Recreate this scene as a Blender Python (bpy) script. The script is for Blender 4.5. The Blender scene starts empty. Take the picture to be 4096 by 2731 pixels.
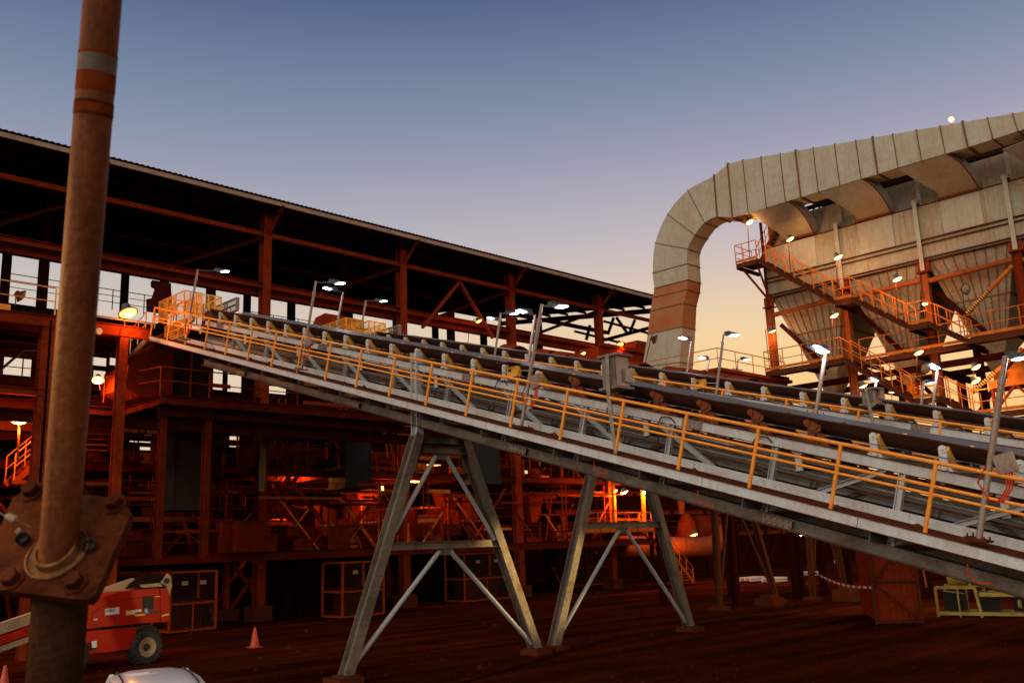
import bpy, math, random
import numpy as np
from mathutils import Vector, Matrix
random.seed(7)
sc = bpy.context.scene
COL = sc.collection
R = math.radians

# ------------------------------------------------------------------ camera
EYE = 3.15                                  # eye height above the yard
FPX, PITCH, ROLL, HEAD = 3773.0, R(12.2), R(2.1), R(44.6)
cp, sp = math.cos(PITCH), math.sin(PITCH)
_f = np.array([0, cp, sp]); _u = np.array([0, -sp, cp]); _x = np.array([1., 0, 0])
_xr = math.cos(ROLL)*_x - math.sin(ROLL)*_u
_ur = math.sin(ROLL)*_x + math.cos(ROLL)*_u
def _rot(v):
    c, s = math.cos(HEAD), math.sin(HEAD)
    return np.array([c*v[0]+s*v[1], -s*v[0]+c*v[1], v[2]])
XR, UR, FR = _rot(_xr), _rot(_ur), _rot(_f)
CAM = np.array([0, 0, EYE])
cam_d = bpy.data.cameras.new('camera'); cam = bpy.data.objects.new('camera', cam_d); COL.objects.link(cam)
m = Matrix(((XR[0], UR[0], -FR[0], 0), (XR[1], UR[1], -FR[1], 0), (XR[2], UR[2], -FR[2], EYE), (0, 0, 0, 1)))
cam.matrix_world = m
cam_d.sensor_width = 36.0; cam_d.lens = FPX/4096*36
cam_d.clip_start = 0.1; cam_d.clip_end = 4000
cam_d.dof.use_dof = True; cam_d.dof.focus_distance = 26.0; cam_d.dof.aperture_fstop = 4.5
sc.camera = cam
# measured points of the place: a view ray meets a known real plane
def ray(x, y): return XR*(x-2048)/FPX - UR*(y-1365.5)/FPX + FR
def PX(x, y, X): d = ray(x, y); return CAM + d*(X/d[0])
def PY(x, y, Y): d = ray(x, y); return CAM + d*(Y/d[1])
def PZ(x, y, Z=0.0): d = ray(x, y); return CAM + d*((Z-EYE)/d[2])
def zz(ox, oy, x, y, s=2350/700): return (ox+x/s, oy+y/s)

# ------------------------------------------------------------------ sky, twilight
world = bpy.data.worlds.new('World'); sc.world = world; world.use_nodes = True
nt = world.node_tree; nt.nodes.clear()
out = nt.nodes.new('ShaderNodeOutputWorld'); bg = nt.nodes.new('ShaderNodeBackground')
tc = nt.nodes.new('ShaderNodeTexCoord'); sep = nt.nodes.new('ShaderNodeSeparateXYZ')
ramp = nt.nodes.new('ShaderNodeValToRGB')
nt.links.new(tc.outputs['Generated'], sep.inputs[0]); nt.links.new(sep.outputs['Z'], ramp.inputs['Fac'])
def lin(c): return tuple((v/12.92 if v <= .04045 else ((v+.055)/1.055)**2.4) for v in (k/255 for k in c))
stops = [(0.0, (250, 186, 112)), (0.08, (253, 198, 126)), (0.143, (255, 206, 134)), (0.195, (250, 211, 157)), (0.233, (235, 208, 174)), (0.272, (213, 195, 185)), (0.315, (193, 183, 190)), (0.39, (156, 157, 179)), (0.44, (130, 142, 167)), (0.53, (89, 105, 142)), (1.0, (48, 64, 112))]
els = ramp.color_ramp.elements
while len(els) < len(stops): els.new(.5)
for e, (p, c) in zip(els, stops): e.position = p; e.color = (*lin(c), 1)
# left of the picture the low sky is paler and creamier than at right
ramp2 = nt.nodes.new('ShaderNodeValToRGB'); e2 = ramp2.color_ramp.elements
st2 = [(0.0, (240, 196, 145)), (0.08, (238, 204, 160)), (0.143, (234, 208, 176)), (0.195, (226, 205, 183)), (0.233, (214, 199, 184)), (0.272, (199, 190, 186)), (0.315, (181, 178, 186)), (0.39, (147, 153, 175)), (0.44, (124, 139, 164)), (0.53, (84, 102, 140)), (1.0, (48, 64, 112))]
while len(e2) < len(st2): e2.new(.5)
for e, (p, c) in zip(e2, st2): e.position = p; e.color = (*lin(c), 1)
nt.links.new(sep.outputs['Z'], ramp2.inputs['Fac'])
dr = nt.nodes.new('ShaderNodeVectorMath'); dr.operation = 'DOT_PRODUCT'; dr.inputs[1].default_value = (XR[0], XR[1], 0); nt.links.new(tc.outputs['Generated'], dr.inputs[0])
mr2 = nt.nodes.new('ShaderNodeMapRange'); mr2.interpolation_type = 'SMOOTHSTEP'; mr2.inputs['From Min'].default_value = -.35; mr2.inputs['From Max'].default_value = .25; nt.links.new(dr.outputs['Value'], mr2.inputs['Value'])
az = nt.nodes.new('ShaderNodeMixRGB'); nt.links.new(mr2.outputs[0], az.inputs['Fac']); nt.links.new(ramp2.outputs['Color'], az.inputs['Color1']); nt.links.new(ramp.outputs['Color'], az.inputs['Color2'])
# the afterglow stands behind the viewer: that half of the sky is brighter
dot = nt.nodes.new('ShaderNodeVectorMath'); dot.operation = 'DOT_PRODUCT'
gx, gy = -math.sin(HEAD+R(30)), -math.cos(HEAD+R(30))
dot.inputs[1].default_value = (gx, gy, 0.12)
nt.links.new(tc.outputs['Generated'], dot.inputs[0])
mr = nt.nodes.new('ShaderNodeMapRange'); mr.interpolation_type = 'SMOOTHSTEP'
mr.inputs['From Min'].default_value = -0.25; mr.inputs['From Max'].default_value = 1.0
mr.inputs['To Min'].default_value = 0.0; mr.inputs['To Max'].default_value = 1.0
nt.links.new(dot.outputs['Value'], mr.inputs['Value'])
glow = nt.nodes.new('ShaderNodeMixRGB'); glow.blend_type = 'MIX'
glow.inputs['Color2'].default_value = (1.0, .88, .72, 1)
nt.links.new(mr.outputs[0], glow.inputs['Fac']); nt.links.new(az.outputs[0], glow.inputs['Color1'])
nt.links.new(glow.outputs['Color'], bg.inputs['Color']); bg.inputs['Strength'].default_value = 1.0
nt.links.new(bg.outputs[0], out.inputs['Surface'])
# the sun is down: what is left is a broad weak glow from behind the viewer
sd = bpy.data.lights.new('sun', 'SUN'); sd.energy = 0.85; sd.angle = R(40); sd.color = (1.0, .93, .83)
so = bpy.data.objects.new('sun', sd); COL.objects.link(so)
so.rotation_euler = Vector((-gx, -gy, -0.42)).to_track_quat('-Z', 'Y').to_euler()
sc.view_settings.view_transform = 'Standard'; sc.view_settings.look = 'None'
sc.view_settings.exposure = 0.0; sc.view_settings.gamma = 1.0
sc.cycles.max_bounces = 5; sc.cycles.diffuse_bounces = 2; sc.cycles.glossy_bounces = 2
sc.cycles.caustics_reflective = False; sc.cycles.caustics_refractive = False
sc.cycles.use_light_tree = True
try: sc.cycles.sample_clamp_indirect = 3.0
except Exception: pass

# ------------------------------------------------------------------ materials
MATS = {}
def mat(name, base, rough=.6, metal=0.0, dirt=None, amt=.5, scale=3.0, streak=0.0, bump=.0, stretch=None, fine=.25, spec=None):
    """base colour broken up by noise, dirt patches and, where streak>0, runs of rust down the vertical"""
    M = bpy.data.materials.new(name); M.use_nodes = True; n = M.node_tree; b = n.nodes['Principled BSDF']; L = n.links.new
    tc = n.nodes.new('ShaderNodeTexCoord'); src = tc.outputs['Object']
    if stretch:
        mp = n.nodes.new('ShaderNodeMapping'); mp.inputs['Scale'].default_value = stretch; L(src, mp.inputs[0]); src2 = mp.outputs[0]
    else: src2 = src
    n1 = n.nodes.new('ShaderNodeTexNoise'); n1.inputs['Scale'].default_value = scale; n1.inputs['Detail'].default_value = 8; n1.inputs['Roughness'].default_value = .65
    L(src2, n1.inputs['Vector'])
    r1 = n.nodes.new('ShaderNodeValToRGB'); r1.color_ramp.elements[0].position = .42; r1.color_ramp.elements[1].position = .68
    L(n1.outputs['Fac'], r1.inputs['Fac'])
    mulv = n.nodes.new('ShaderNodeMath'); mulv.operation = 'MULTIPLY'; mulv.inputs[1].default_value = amt; L(r1.outputs[0], mulv.inputs[0])
    mix = n.nodes.new('ShaderNodeMixRGB'); mix.inputs['Color1'].default_value = (*base, 1); mix.inputs['Color2'].default_value = (*(dirt or tuple(c*.5 for c in base)), 1)
    L(mulv.outputs[0], mix.inputs['Fac']); col = mix.outputs[0]
    if streak > 0:
        mp = n.nodes.new('ShaderNodeMapping'); mp.inputs['Scale'].default_value = (6, 6, .35); L(src, mp.inputs[0])
        n2 = n.nodes.new('ShaderNodeTexNoise'); n2.inputs['Scale'].default_value = 1.6; n2.inputs['Detail'].default_value = 5; L(mp.outputs[0], n2.inputs['Vector'])
        r2 = n.nodes.new('ShaderNodeValToRGB'); r2.color_ramp.elements[0].position = .5; r2.color_ramp.elements[1].position = .72; L(n2.outputs['Fac'], r2.inputs['Fac'])
        m2 = n.nodes.new('ShaderNodeMath'); m2.operation = 'MULTIPLY'; m2.inputs[1].default_value = streak; L(r2.outputs[0], m2.inputs[0])
        x2 = n.nodes.new('ShaderNodeMixRGB'); x2.inputs['Color2'].default_value = (.33, .13, .045, 1); L(col, x2.inputs['Color1']); L(m2.outputs[0], x2.inputs['Fac']); col = x2.outputs[0]
    n3 = n.nodes.new('ShaderNodeTexNoise'); n3.inputs['Scale'].default_value = scale*9; n3.inputs['Detail'].default_value = 4; L(src, n3.inputs['Vector'])
    r3 = n.nodes.new('ShaderNodeMapRange'); r3.inputs['From Min'].default_value = .3; r3.inputs['From Max'].default_value = .7; r3.inputs['To Min'].default_value = 1-fine; r3.inputs['To Max'].default_value = 1+fine*.6; L(n3.outputs['Fac'], r3.inputs['Value'])
    x3 = n.nodes.new('ShaderNodeMixRGB'); x3.blend_type = 'MULTIPLY'; x3.inputs['Fac'].default_value = 1; L(col, x3.inputs['Color1']); L(r3.outputs[0], x3.inputs['Color2'])
    L(x3.outputs[0], b.inputs['Base Color'])
    rr = n.nodes.new('ShaderNodeMapRange'); rr.inputs['To Min'].default_value = max(.05, rough-.12); rr.inputs['To Max'].default_value = min(1, rough+.15); L(n1.outputs['Fac'], rr.inputs['Value']); L(rr.outputs[0], b.inputs['Roughness'])
    b.inputs['Metallic'].default_value = metal
    if spec is not None: b.inputs['Specular IOR Level'].default_value = spec
    if bump:
        bp = n.nodes.new('ShaderNodeBump'); bp.inputs['Strength'].default_value = bump; bp.inputs['Distance'].default_value = .03; L(n3.outputs['Fac'], bp.inputs['Height']); L(bp.outputs[0], b.inputs['Normal'])
    if spec is None and any(k in name for k in ('red_', 'dusty', 'orange_dusted', 'rust', 'dark_roof', 'beige', 'hopper', 'socket')): b.inputs['Specular IOR Level'].default_value = .12 if 'beige' in name or 'hopper' in name else 0.0
    MATS[name] = M; return M
def emit(name, col, s):
    M = bpy.data.materials.new(name); M.use_nodes = True; n = M.node_tree; b = n.nodes['Principled BSDF']
    b.inputs['Base Color'].default_value = (.8, .8, .8, 1); b.inputs['Emission Color'].default_value = (*col, 1); b.inputs['Emission Strength'].default_value = s
    MATS[name] = M; return M
GALV = mat('galvanised_steel', (.40, .41, .41), .5, .25, (.27, .24, .21), .4, 1.1, 0, .06, fine=.1)
GALVD = mat('weathered_galvanised_steel', (.215, .175, .14), .45, .3, (.09, .048, .027), .65, 1.3, 0, .15)
CHAN = mat('pale_channel_steel', (.53, .535, .53), .45, .15, (.34, .20, .13), .5, 1.3, .2, .04, fine=.12)
YEL = mat('orange_handrail_paint', (.92, .30, .012), .4, 0, (.62, .15, .01), .5, 4.0)
YELW = mat('yellow_mesh_paint', (.85, .33, .014), .5, 0, (.4, .13, .02), .5, 4.0)
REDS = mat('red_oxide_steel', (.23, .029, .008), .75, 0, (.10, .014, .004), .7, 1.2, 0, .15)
REDM = mat('shaded_red_steel', (.12, .0155, .0045), .8, 0, (.05, .008, .0025), .7, 1.2, 0, .15)  # darker copy of the red oxide steel, lower-floor shade put into its colour
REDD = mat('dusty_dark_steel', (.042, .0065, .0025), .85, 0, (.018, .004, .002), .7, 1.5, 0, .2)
ORS = mat('orange_dusted_steel', (.62, .15, .018), .65, 0, (.2, .04, .008), .6, 2.0)
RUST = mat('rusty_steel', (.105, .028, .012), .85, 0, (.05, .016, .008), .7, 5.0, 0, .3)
RUSTL = mat('rusty_idler_plate', (.19, .047, .018), .75, 0, (.18, .06, .03), .6, 6.0)
DUCT = mat('beige_duct_paint', (.41, .365, .275), .55, .05, (.34, .21, .11), .55, .45, .35, .03, fine=.1)
CASE = mat('beige_casing_paint', (.34, .30, .215), .6, .03, (.30, .165, .075), .65, .7, .9, .04, fine=.12)
HOPM = mat('grey_hopper_plate', (.28, .22, .15), .65, .05, (.22, .09, .035), .7, .8, .5, .05)
DUST = mat('red_dust_coated_duct', (.36, .105, .036), .8, 0, (.33, .22, .13), .6, .5, fine=.08)
BELT = mat('rubber_belt', (.085, .082, .084), .42, 0, (.12, .09, .075), .5, 2.0, fine=.15, stretch=(3, .4, 3))
BELTU = mat('dusty_belt_underside', (.085, .036, .022), .9, 0, (.045, .02, .013), .6, 2.0)
ROLY = mat('yellow_idler_roller', (.74, .40, .06), .45, 0, (.40, .17, .05), .6, 9.0)
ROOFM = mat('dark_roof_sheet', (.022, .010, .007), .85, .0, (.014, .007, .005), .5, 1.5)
EAVE = mat('pale_eave_trim', (.36, .23, .15), .7, 0, (.22, .12, .07), .6, 2)
POLE = mat('rusty_pole_paint', (.17, .045, .011), .6, .0, (.05, .010, .003), .9, 5.0, .1, .15, stretch=(1.6, 1.6, .22), spec=.12)
POLEG = mat('lamp_pole_steel', (.33, .25, .19), .5, .3, (.26, .10, .05), .7, 3.0)
HEADM = mat('lamp_head_casting', (.09, .10, .10), .4, .4, (.05, .05, .05), .5, 5.0)
BLACK = mat('black_rubber', (.02, .018, .017), .8, 0, None, .5, 5.0)
LIFT = mat('lift_paint', (.37, .009, .0035), .36, 0, (.42, .03, .015), .4, 3.0, fine=.08, spec=.06)
CREAM = mat('cream_paint', (.33, .23, .13), .5, 0, (.2, .10, .05), .5, 4.0)
WHITE = mat('white_car_paint', (.72, .70, .70), .18, 0, (.6, .5, .46), .3, 2.0, fine=.03)
GLASS = mat('dark_car_glass', (.015, .015, .018), .08, 0, None, .1, 1.0, fine=.02)
CONC = mat('dusty_concrete', (.10, .022, .008), .9, 0, (.06, .018, .009), .6, 3.0, 0, .3)
CONE = mat('orange_cone_plastic', (.55, .055, .012), .5, 0, (.4, .06, .02), .5, 6.0)
LABEL = mat('white_label', (.62, .6, .55), .5, 0, (.5, .4, .35), .4, 6.0, fine=.05)
LBLY = mat('yellow_label', (.7, .5, .05), .5, 0, None, .2, 6.0)
LBLB = mat('blue_tag', (.08, .45, .72), .5, 0, None, .2, 6.0)
INK = mat('dark_lettering', (.03, .03, .035), .5, 0, None, .2, 6.0)
CABR = mat('red_cable', (.55, .05, .02), .5, 0, None, .3, 6.0)
SILV = mat('galvanised_cabinet', (.27, .19, .145), .38, .35, (.17, .08, .045), .6, 2.2)
YBOX = mat('yellow_switch_box', (.85, .38, .02), .45, 0, (.5, .2, .02), .4, 5.0)
MACH = mat('yellow_machine_paint', (.62, .45, .08), .5, 0, (.25, .14, .04), .7, 3.0)
CAGEM = mat('red_orange_cage_paint', (.30, .042, .006), .65, 0, (.14, .03, .008), .6, 3.0)
MESHM = mat('wire_mesh', (.10, .035, .015), .6, .2, None, .4, 4.0)
LW = emit('white_lamp_lens', (.93, .88, 1.0), 7)
LO = emit('sodium_lamp_lens', (1.0, .40, .06), 2.6)
LT = emit('sodium_tube', (1.0, .30, .04), 3.2)
ORC = mat('brown_orange_column_paint', (.28, .062, .014), .65, 0, (.15, .03, .008), .6, 2.0, spec=.12)
COLR = mat('worn_collar_paint', (.20, .085, .026), .7, 0, (.05, .014, .005), .9, 14.0, 0, .2, spec=.15)
FLG = mat('grimy_flange_steel', (.085, .019, .005), .75, 0, (.016, .005, .002), .9, 6.0, 0, .1, spec=.04)

# ground: trodden red ore dirt with ruts and pale scuffs
def ground_mat():
    M = bpy.data.materials.new('red_ore_dirt'); M.use_nodes = True; n = M.node_tree; b = n.nodes['Principled BSDF']; L = n.links.new
    tc = n.nodes.new('ShaderNodeTexCoord')
    a = n.nodes.new('ShaderNodeTexNoise'); a.inputs['Scale'].default_value = .16; a.inputs['Detail'].default_value = 9; a.inputs['Roughness'].default_value = .7
    L(tc.outputs['Object'], a.inputs['Vector'])
    mp = n.nodes.new('ShaderNodeMapping'); mp.inputs['Scale'].default_value = (.08, 1.1, 1); mp.inputs['Rotation'].default_value = (0, 0, .18); L(tc.outputs['Object'], mp.inputs[0])
    w = n.nodes.new('ShaderNodeTexNoise'); w.inputs['Scale'].default_value = 1.0; w.inputs['Detail'].default_value = 6; L(mp.outputs[0], w.inputs['Vector'])
    ad = n.nodes.new('ShaderNodeMath'); ad.operation = 'ADD'; L(a.outputs['Fac'], ad.inputs[0]); L(w.outputs['Fac'], ad.inputs[1])
    r = n.nodes.new('ShaderNodeValToRGB'); e = r.color_ramp.elements
    e[0].position = .38; e[0].color = (.020, .0038, .0015, 1); e[1].position = .64; e[1].color = (.098, .0165, .005, 1)
    hf = n.nodes.new('ShaderNodeMath'); hf.operation = 'MULTIPLY'; hf.inputs[1].default_value = .5; L(ad.outputs[0], hf.inputs[0]); L(hf.outputs[0], r.inputs['Fac'])
    f = n.nodes.new('ShaderNodeTexNoise'); f.inputs['Scale'].default_value = 7; f.inputs['Detail'].default_value = 8; L(tc.outputs['Object'], f.inputs['Vector'])
    mm = n.nodes.new('ShaderNodeMixRGB'); mm.blend_type = 'MULTIPLY'; mm.inputs['Fac'].default_value = .6; L(r.outputs[0], mm.inputs['Color1']); L(f.outputs['Color'], mm.inputs['Color2'])
    L(mm.outputs[0], b.inputs['Base Color']); b.inputs['Roughness'].default_value = .95; b.inputs['Specular IOR Level'].default_value = 0.0
    bp = n.nodes.new('ShaderNodeBump'); bp.inputs['Strength'].default_value = .5; bp.inputs['Distance'].default_value = .08; L(f.outputs['Fac'], bp.inputs['Height']); L(bp.outputs[0], b.inputs['Normal'])
    return M
GROUND = ground_mat()

# ------------------------------------------------------------------ mesh helpers
def nrm(v): v = np.asarray(v, float); return v/np.linalg.norm(v)
class MB:
    def __init__(s): s.v = []; s.f = []; s.sm = False
    def add(s, vs, fs):
        k = len(s.v); s.v += [tuple(map(float, p)) for p in vs]; s.f += [tuple(i+k for i in f) for f in fs]; return s
    def hexa(s, c): return s.add(c, [(0, 3, 2, 1), (4, 5, 6, 7), (0, 1, 5, 4), (1, 2, 6, 5), (2, 3, 7, 6), (3, 0, 4, 7)])
    def box(s, lo, hi):
        a, b = lo, hi
        return s.hexa([(a[0], a[1], a[2]), (b[0], a[1], a[2]), (b[0], b[1], a[2]), (a[0], b[1], a[2]), (a[0], a[1], b[2]), (b[0], a[1], b[2]), (b[0], b[1], b[2]), (a[0], b[1], b[2])])
    def obox(s, c, ax, ay, az):
        c, ax, ay, az = map(np.asarray, (c, ax, ay, az))
        return s.hexa([c-ax-ay-az, c+ax-ay-az, c+ax+ay-az, c-ax+ay-az, c-ax-ay+az, c+ax-ay+az, c+ax+ay+az, c-ax+ay+az])
    def frame(s, p, q, up):
        p = np.asarray(p, float); q = np.asarray(q, float); d = nrm(q-p); up = np.asarray(up, float)
        if abs(d@nrm(up)) > .99: up = np.array([1., 0, 0]) if abs(d[0]) < .9 else np.array([0, 1., 0])
        sd = nrm(np.cross(d, up)); u = np.cross(sd, d); return p, q, d, sd, u
    def beam(s, p, q, w, h, up=(0, 0, 1), off=(0, 0)):
        p, q, d, sd, u = s.frame(p, q, up); o = sd*off[0]+u*off[1]
        c = (p+q)/2+o; return s.obox(c, d*np.linalg.norm(q-p)/2, sd*w/2, u*h/2)
    def ibeam(s, p, q, h, w, up=(0, 0, 1), t=.02):
        s.beam(p, q, w, t, up, (0, h/2-t/2)); s.beam(p, q, w, t, up, (0, -h/2+t/2)); return s.beam(p, q, t*.7, h-2*t, up)
    def chan(s, p, q, h, w, up=(0, 0, 1), side=1, t=.012):
        s.beam(p, q, t, h, up, (0, 0)); o = side*(w/2+t/2)
        s.beam(p, q, w, t, up, (o, h/2-t/2)); return s.beam(p, q, w, t, up, (o, -h/2+t/2))
    def tube(s, p, q, r, n=8, r2=None, cap=True):
        p, q, d, sd, u = s.frame(p, q, (0, 0, 1)); r2 = r if r2 is None else r2; k = len(s.v); s.sm = True
        a = [2*math.pi*i/n for i in range(n)]
        vs = [p+(sd*math.cos(t)+u*math.sin(t))*r for t in a]+[q+(sd*math.cos(t)+u*math.sin(t))*r2 for t in a]
        fs = [(i, (i+1) % n, n+(i+1) % n, n+i) for i in range(n)]
        if cap: fs += [tuple(range(n-1, -1, -1)), tuple(range(n, 2*n))]
        return s.add(vs, fs)
    def path(s, pts, r, n=6):
        pts = [np.asarray(p, float) for p in pts]; s.sm = True; rings = []
        up = np.array([0, 0, 1.]); d0 = nrm(pts[1]-pts[0])
        if abs(d0@up) > .95: up = np.array([0.3, 1., 0])
        for i, p in enumerate(pts):
            d = nrm((pts[min(i+1, len(pts)-1)]-pts[max(i-1, 0)]))
            sd = np.cross(d, up)
            if np.linalg.norm(sd) < 1e-3: sd = np.cross(d, (1, .2, 0))
            sd = nrm(sd); u = np.cross(sd, d)
            sc_ = 1.0
            if 0 < i < len(pts)-1:
                c = nrm(pts[i]-pts[i-1])@nrm(pts[i+1]-pts[i]); sc_ = min(1.4, 1/max(.5, math.sqrt(max(.01, (1+c)/2))))
            rings.append([p+(sd*math.cos(2*math.pi*k/n)+u*math.sin(2*math.pi*k/n))*r*sc_ for k in range(n)])
        vs = [v for rg in rings for v in rg]; fs = []
        for i in range(len(rings)-1):
            for k in range(n): fs.append((i*n+k, i*n+(k+1) % n, (i+1)*n+(k+1) % n, (i+1)*n+k))
        fs += [tuple(range(n-1, -1, -1)), tuple((len(rings)-1)*n+k for k in range(n))]
        return s.add(vs, fs)
    def prism(s, poly, vec):
        poly = [np.asarray(p, float) for p in poly]; vec = np.asarray(vec, float); n = len(poly)
        return s.add(poly+[p+vec for p in poly], [tuple(range(n)), tuple(range(2*n-1, n-1, -1))]+[(i, n+i, n+(i+1) % n, (i+1) % n) for i in range(n)])
    def lathe(s, c, prof, n=16, axis=(0, 0, 1)):
        c = np.asarray(c, float); ax = nrm(axis); a = np.array([1., 0, 0]) if abs(ax[0]) < .9 else np.array([0, 1., 0]); a = nrm(np.cross(ax, a)); b = np.cross(ax, a); s.sm = True
        vs = []; m_ = len(prof)
        for k in range(n):
            t = 2*math.pi*k/n; e = a*math.cos(t)+b*math.sin(t)
            vs += [c+e*r_+ax*h_ for r_, h_ in prof]
        fs = [(k*m_+i, ((k+1) % n)*m_+i, ((k+1) % n)*m_+i+1, k*m_+i+1) for k in range(n) for i in range(m_-1)]
        return s.add(vs, fs)
    def build(s, name, mt, parent=None, smooth=None):
        me = bpy.data.meshes.new(name); o = np.zeros(3)
        p = parent
        while p is not None: o = o+np.array(p.location); p = p.parent
        me.from_pydata([tuple(np.asarray(v)-o) for v in s.v], [], s.f); me.update()
        ob = bpy.data.objects.new(name, me); COL.objects.link(ob)
        if mt is not None: me.materials.append(mt)
        if parent is not None: ob.parent = parent
        if s.sm if smooth is None else smooth:
            me.polygons.foreach_set('use_smooth', [True]*len(me.polygons)); me.set_sharp_from_angle(angle=R(40))
        return ob
def tag(o, label=None, cat=None, group=None, kind=None):
    if label: o['label'] = label
    if cat: o['category'] = cat
    if group: o['group'] = group
    if kind: o['kind'] = kind
    return o
def thing(name, label, cat, loc=(0, 0, 0), group=None):
    o = bpy.data.objects.new(name, None); o.empty_display_size = .2; COL.objects.link(o); o.location = tuple(map(float, loc)); return tag(o, label, cat, group)
def setorigin(o, loc):
    """move a single-mesh thing's origin to its base"""
    loc = np.asarray(loc, float); co = np.empty(len(o.data.vertices)*3); o.data.vertices.foreach_get('co', co)
    co = (co.reshape(-1, 3)-loc).ravel(); o.data.vertices.foreach_set('co', co); o.data.update(); o.location = loc; return o
def kids(o): return [c for c in bpy.data.objects if c.parent == o]
def copy_tree(o, loc, label=None, parent=None):
    c = o.copy(); COL.objects.link(c); c.location = tuple(map(float, loc))
    if parent is not None: c.parent = parent
    if label: c['label'] = label
    for ch in kids(o):
        d = ch.copy(); COL.objects.link(d); d.parent = c
        for g in kids(ch):
            e = g.copy(); COL.objects.link(e); e.parent = d
    return c
def point(name, loc, col, w, parent=None, r=.12):
    d = bpy.data.lights.new(name, 'POINT'); d.energy = w; d.color = col; d.shadow_soft_size = r
    o = bpy.data.objects.new(name, d); COL.objects.link(o); l = np.asarray(loc, float); p = parent
    while p is not None: l = l-np.array(p.location); p = p.parent
    o.location = tuple(l); o.parent = parent; return o
SOD = (1.0, .27, .03); SODY = (1.0, .48, .15); LED = (.86, .88, 1.0)
def handrail(parent, pts, h=1.0, mids=(.5,), sp=1.5, r=.022, mt=None, n=6, up=(0, 0, 1), split=True, toe=None, name='handrail'):
    """rails along deck-level points and posts; posts are sub-parts when split"""
    mt = mt or YEL; up = nrm(up); pts = [np.asarray(p, float) for p in pts]; b = MB()
    for k in (1.0,)+tuple(mids):
        b.path([p+up*h*k for p in pts], r if k == 1.0 else r*.8, n)
    posts = []
    for i in range(len(pts)-1):
        d = pts[i+1]-pts[i]; m_ = max(1, round(np.linalg.norm(d)/sp))
        for k in range(m_+(1 if i == len(pts)-2 else 0)): posts.append(pts[i]+d*k/m_)
    if toe:
        for i in range(len(pts)-1): b.beam(pts[i]+up*toe/2, pts[i+1]+up*toe/2, .012, toe)
    if not split:
        for p in posts: b.tube(p, p+up*h, r, n)
        return b.build(name, mt, parent)
    o = b.build(name, mt, parent)
    for p in posts: MB().tube(p, p+up*(h-.005), r*1.08, n).build('post', mt, o)
    return o
# ------------------------------------------------------------------ the yard
g = MB(); N = 60
def gz(x, y):
    return 0.0
xs = np.concatenate([np.linspace(-900, -20, 6), np.linspace(0, 120, 41), np.linspace(150, 1500, 6)])
vs = [(x, y, 0) for y in xs for x in xs]; n_ = len(xs)
g.add(vs, [(j*n_+i, j*n_+i+1, (j+1)*n_+i+1, (j+1)*n_+i) for j in range(n_-1) for i in range(n_-1)])
tag(g.build('ground', GROUND), kind='structure')
# a low kerb of old concrete slabs across the near yard
k = MB()
a, b = PZ(1850, 2731), PZ(2200, 2628); a[2] = b[2] = 0
dk = nrm(b-a); L = np.linalg.norm(b-a)
for i in range(14):
    t0 = -4+i*1.05
    p = a+dk*t0; q = a+dk*(t0+1.0); k.beam(p+(0, 0, .03), q+(0, 0, .03+random.uniform(-.008, .008)), .3, .11)
tag(k.build('kerb', REDD), kind='structure')

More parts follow.
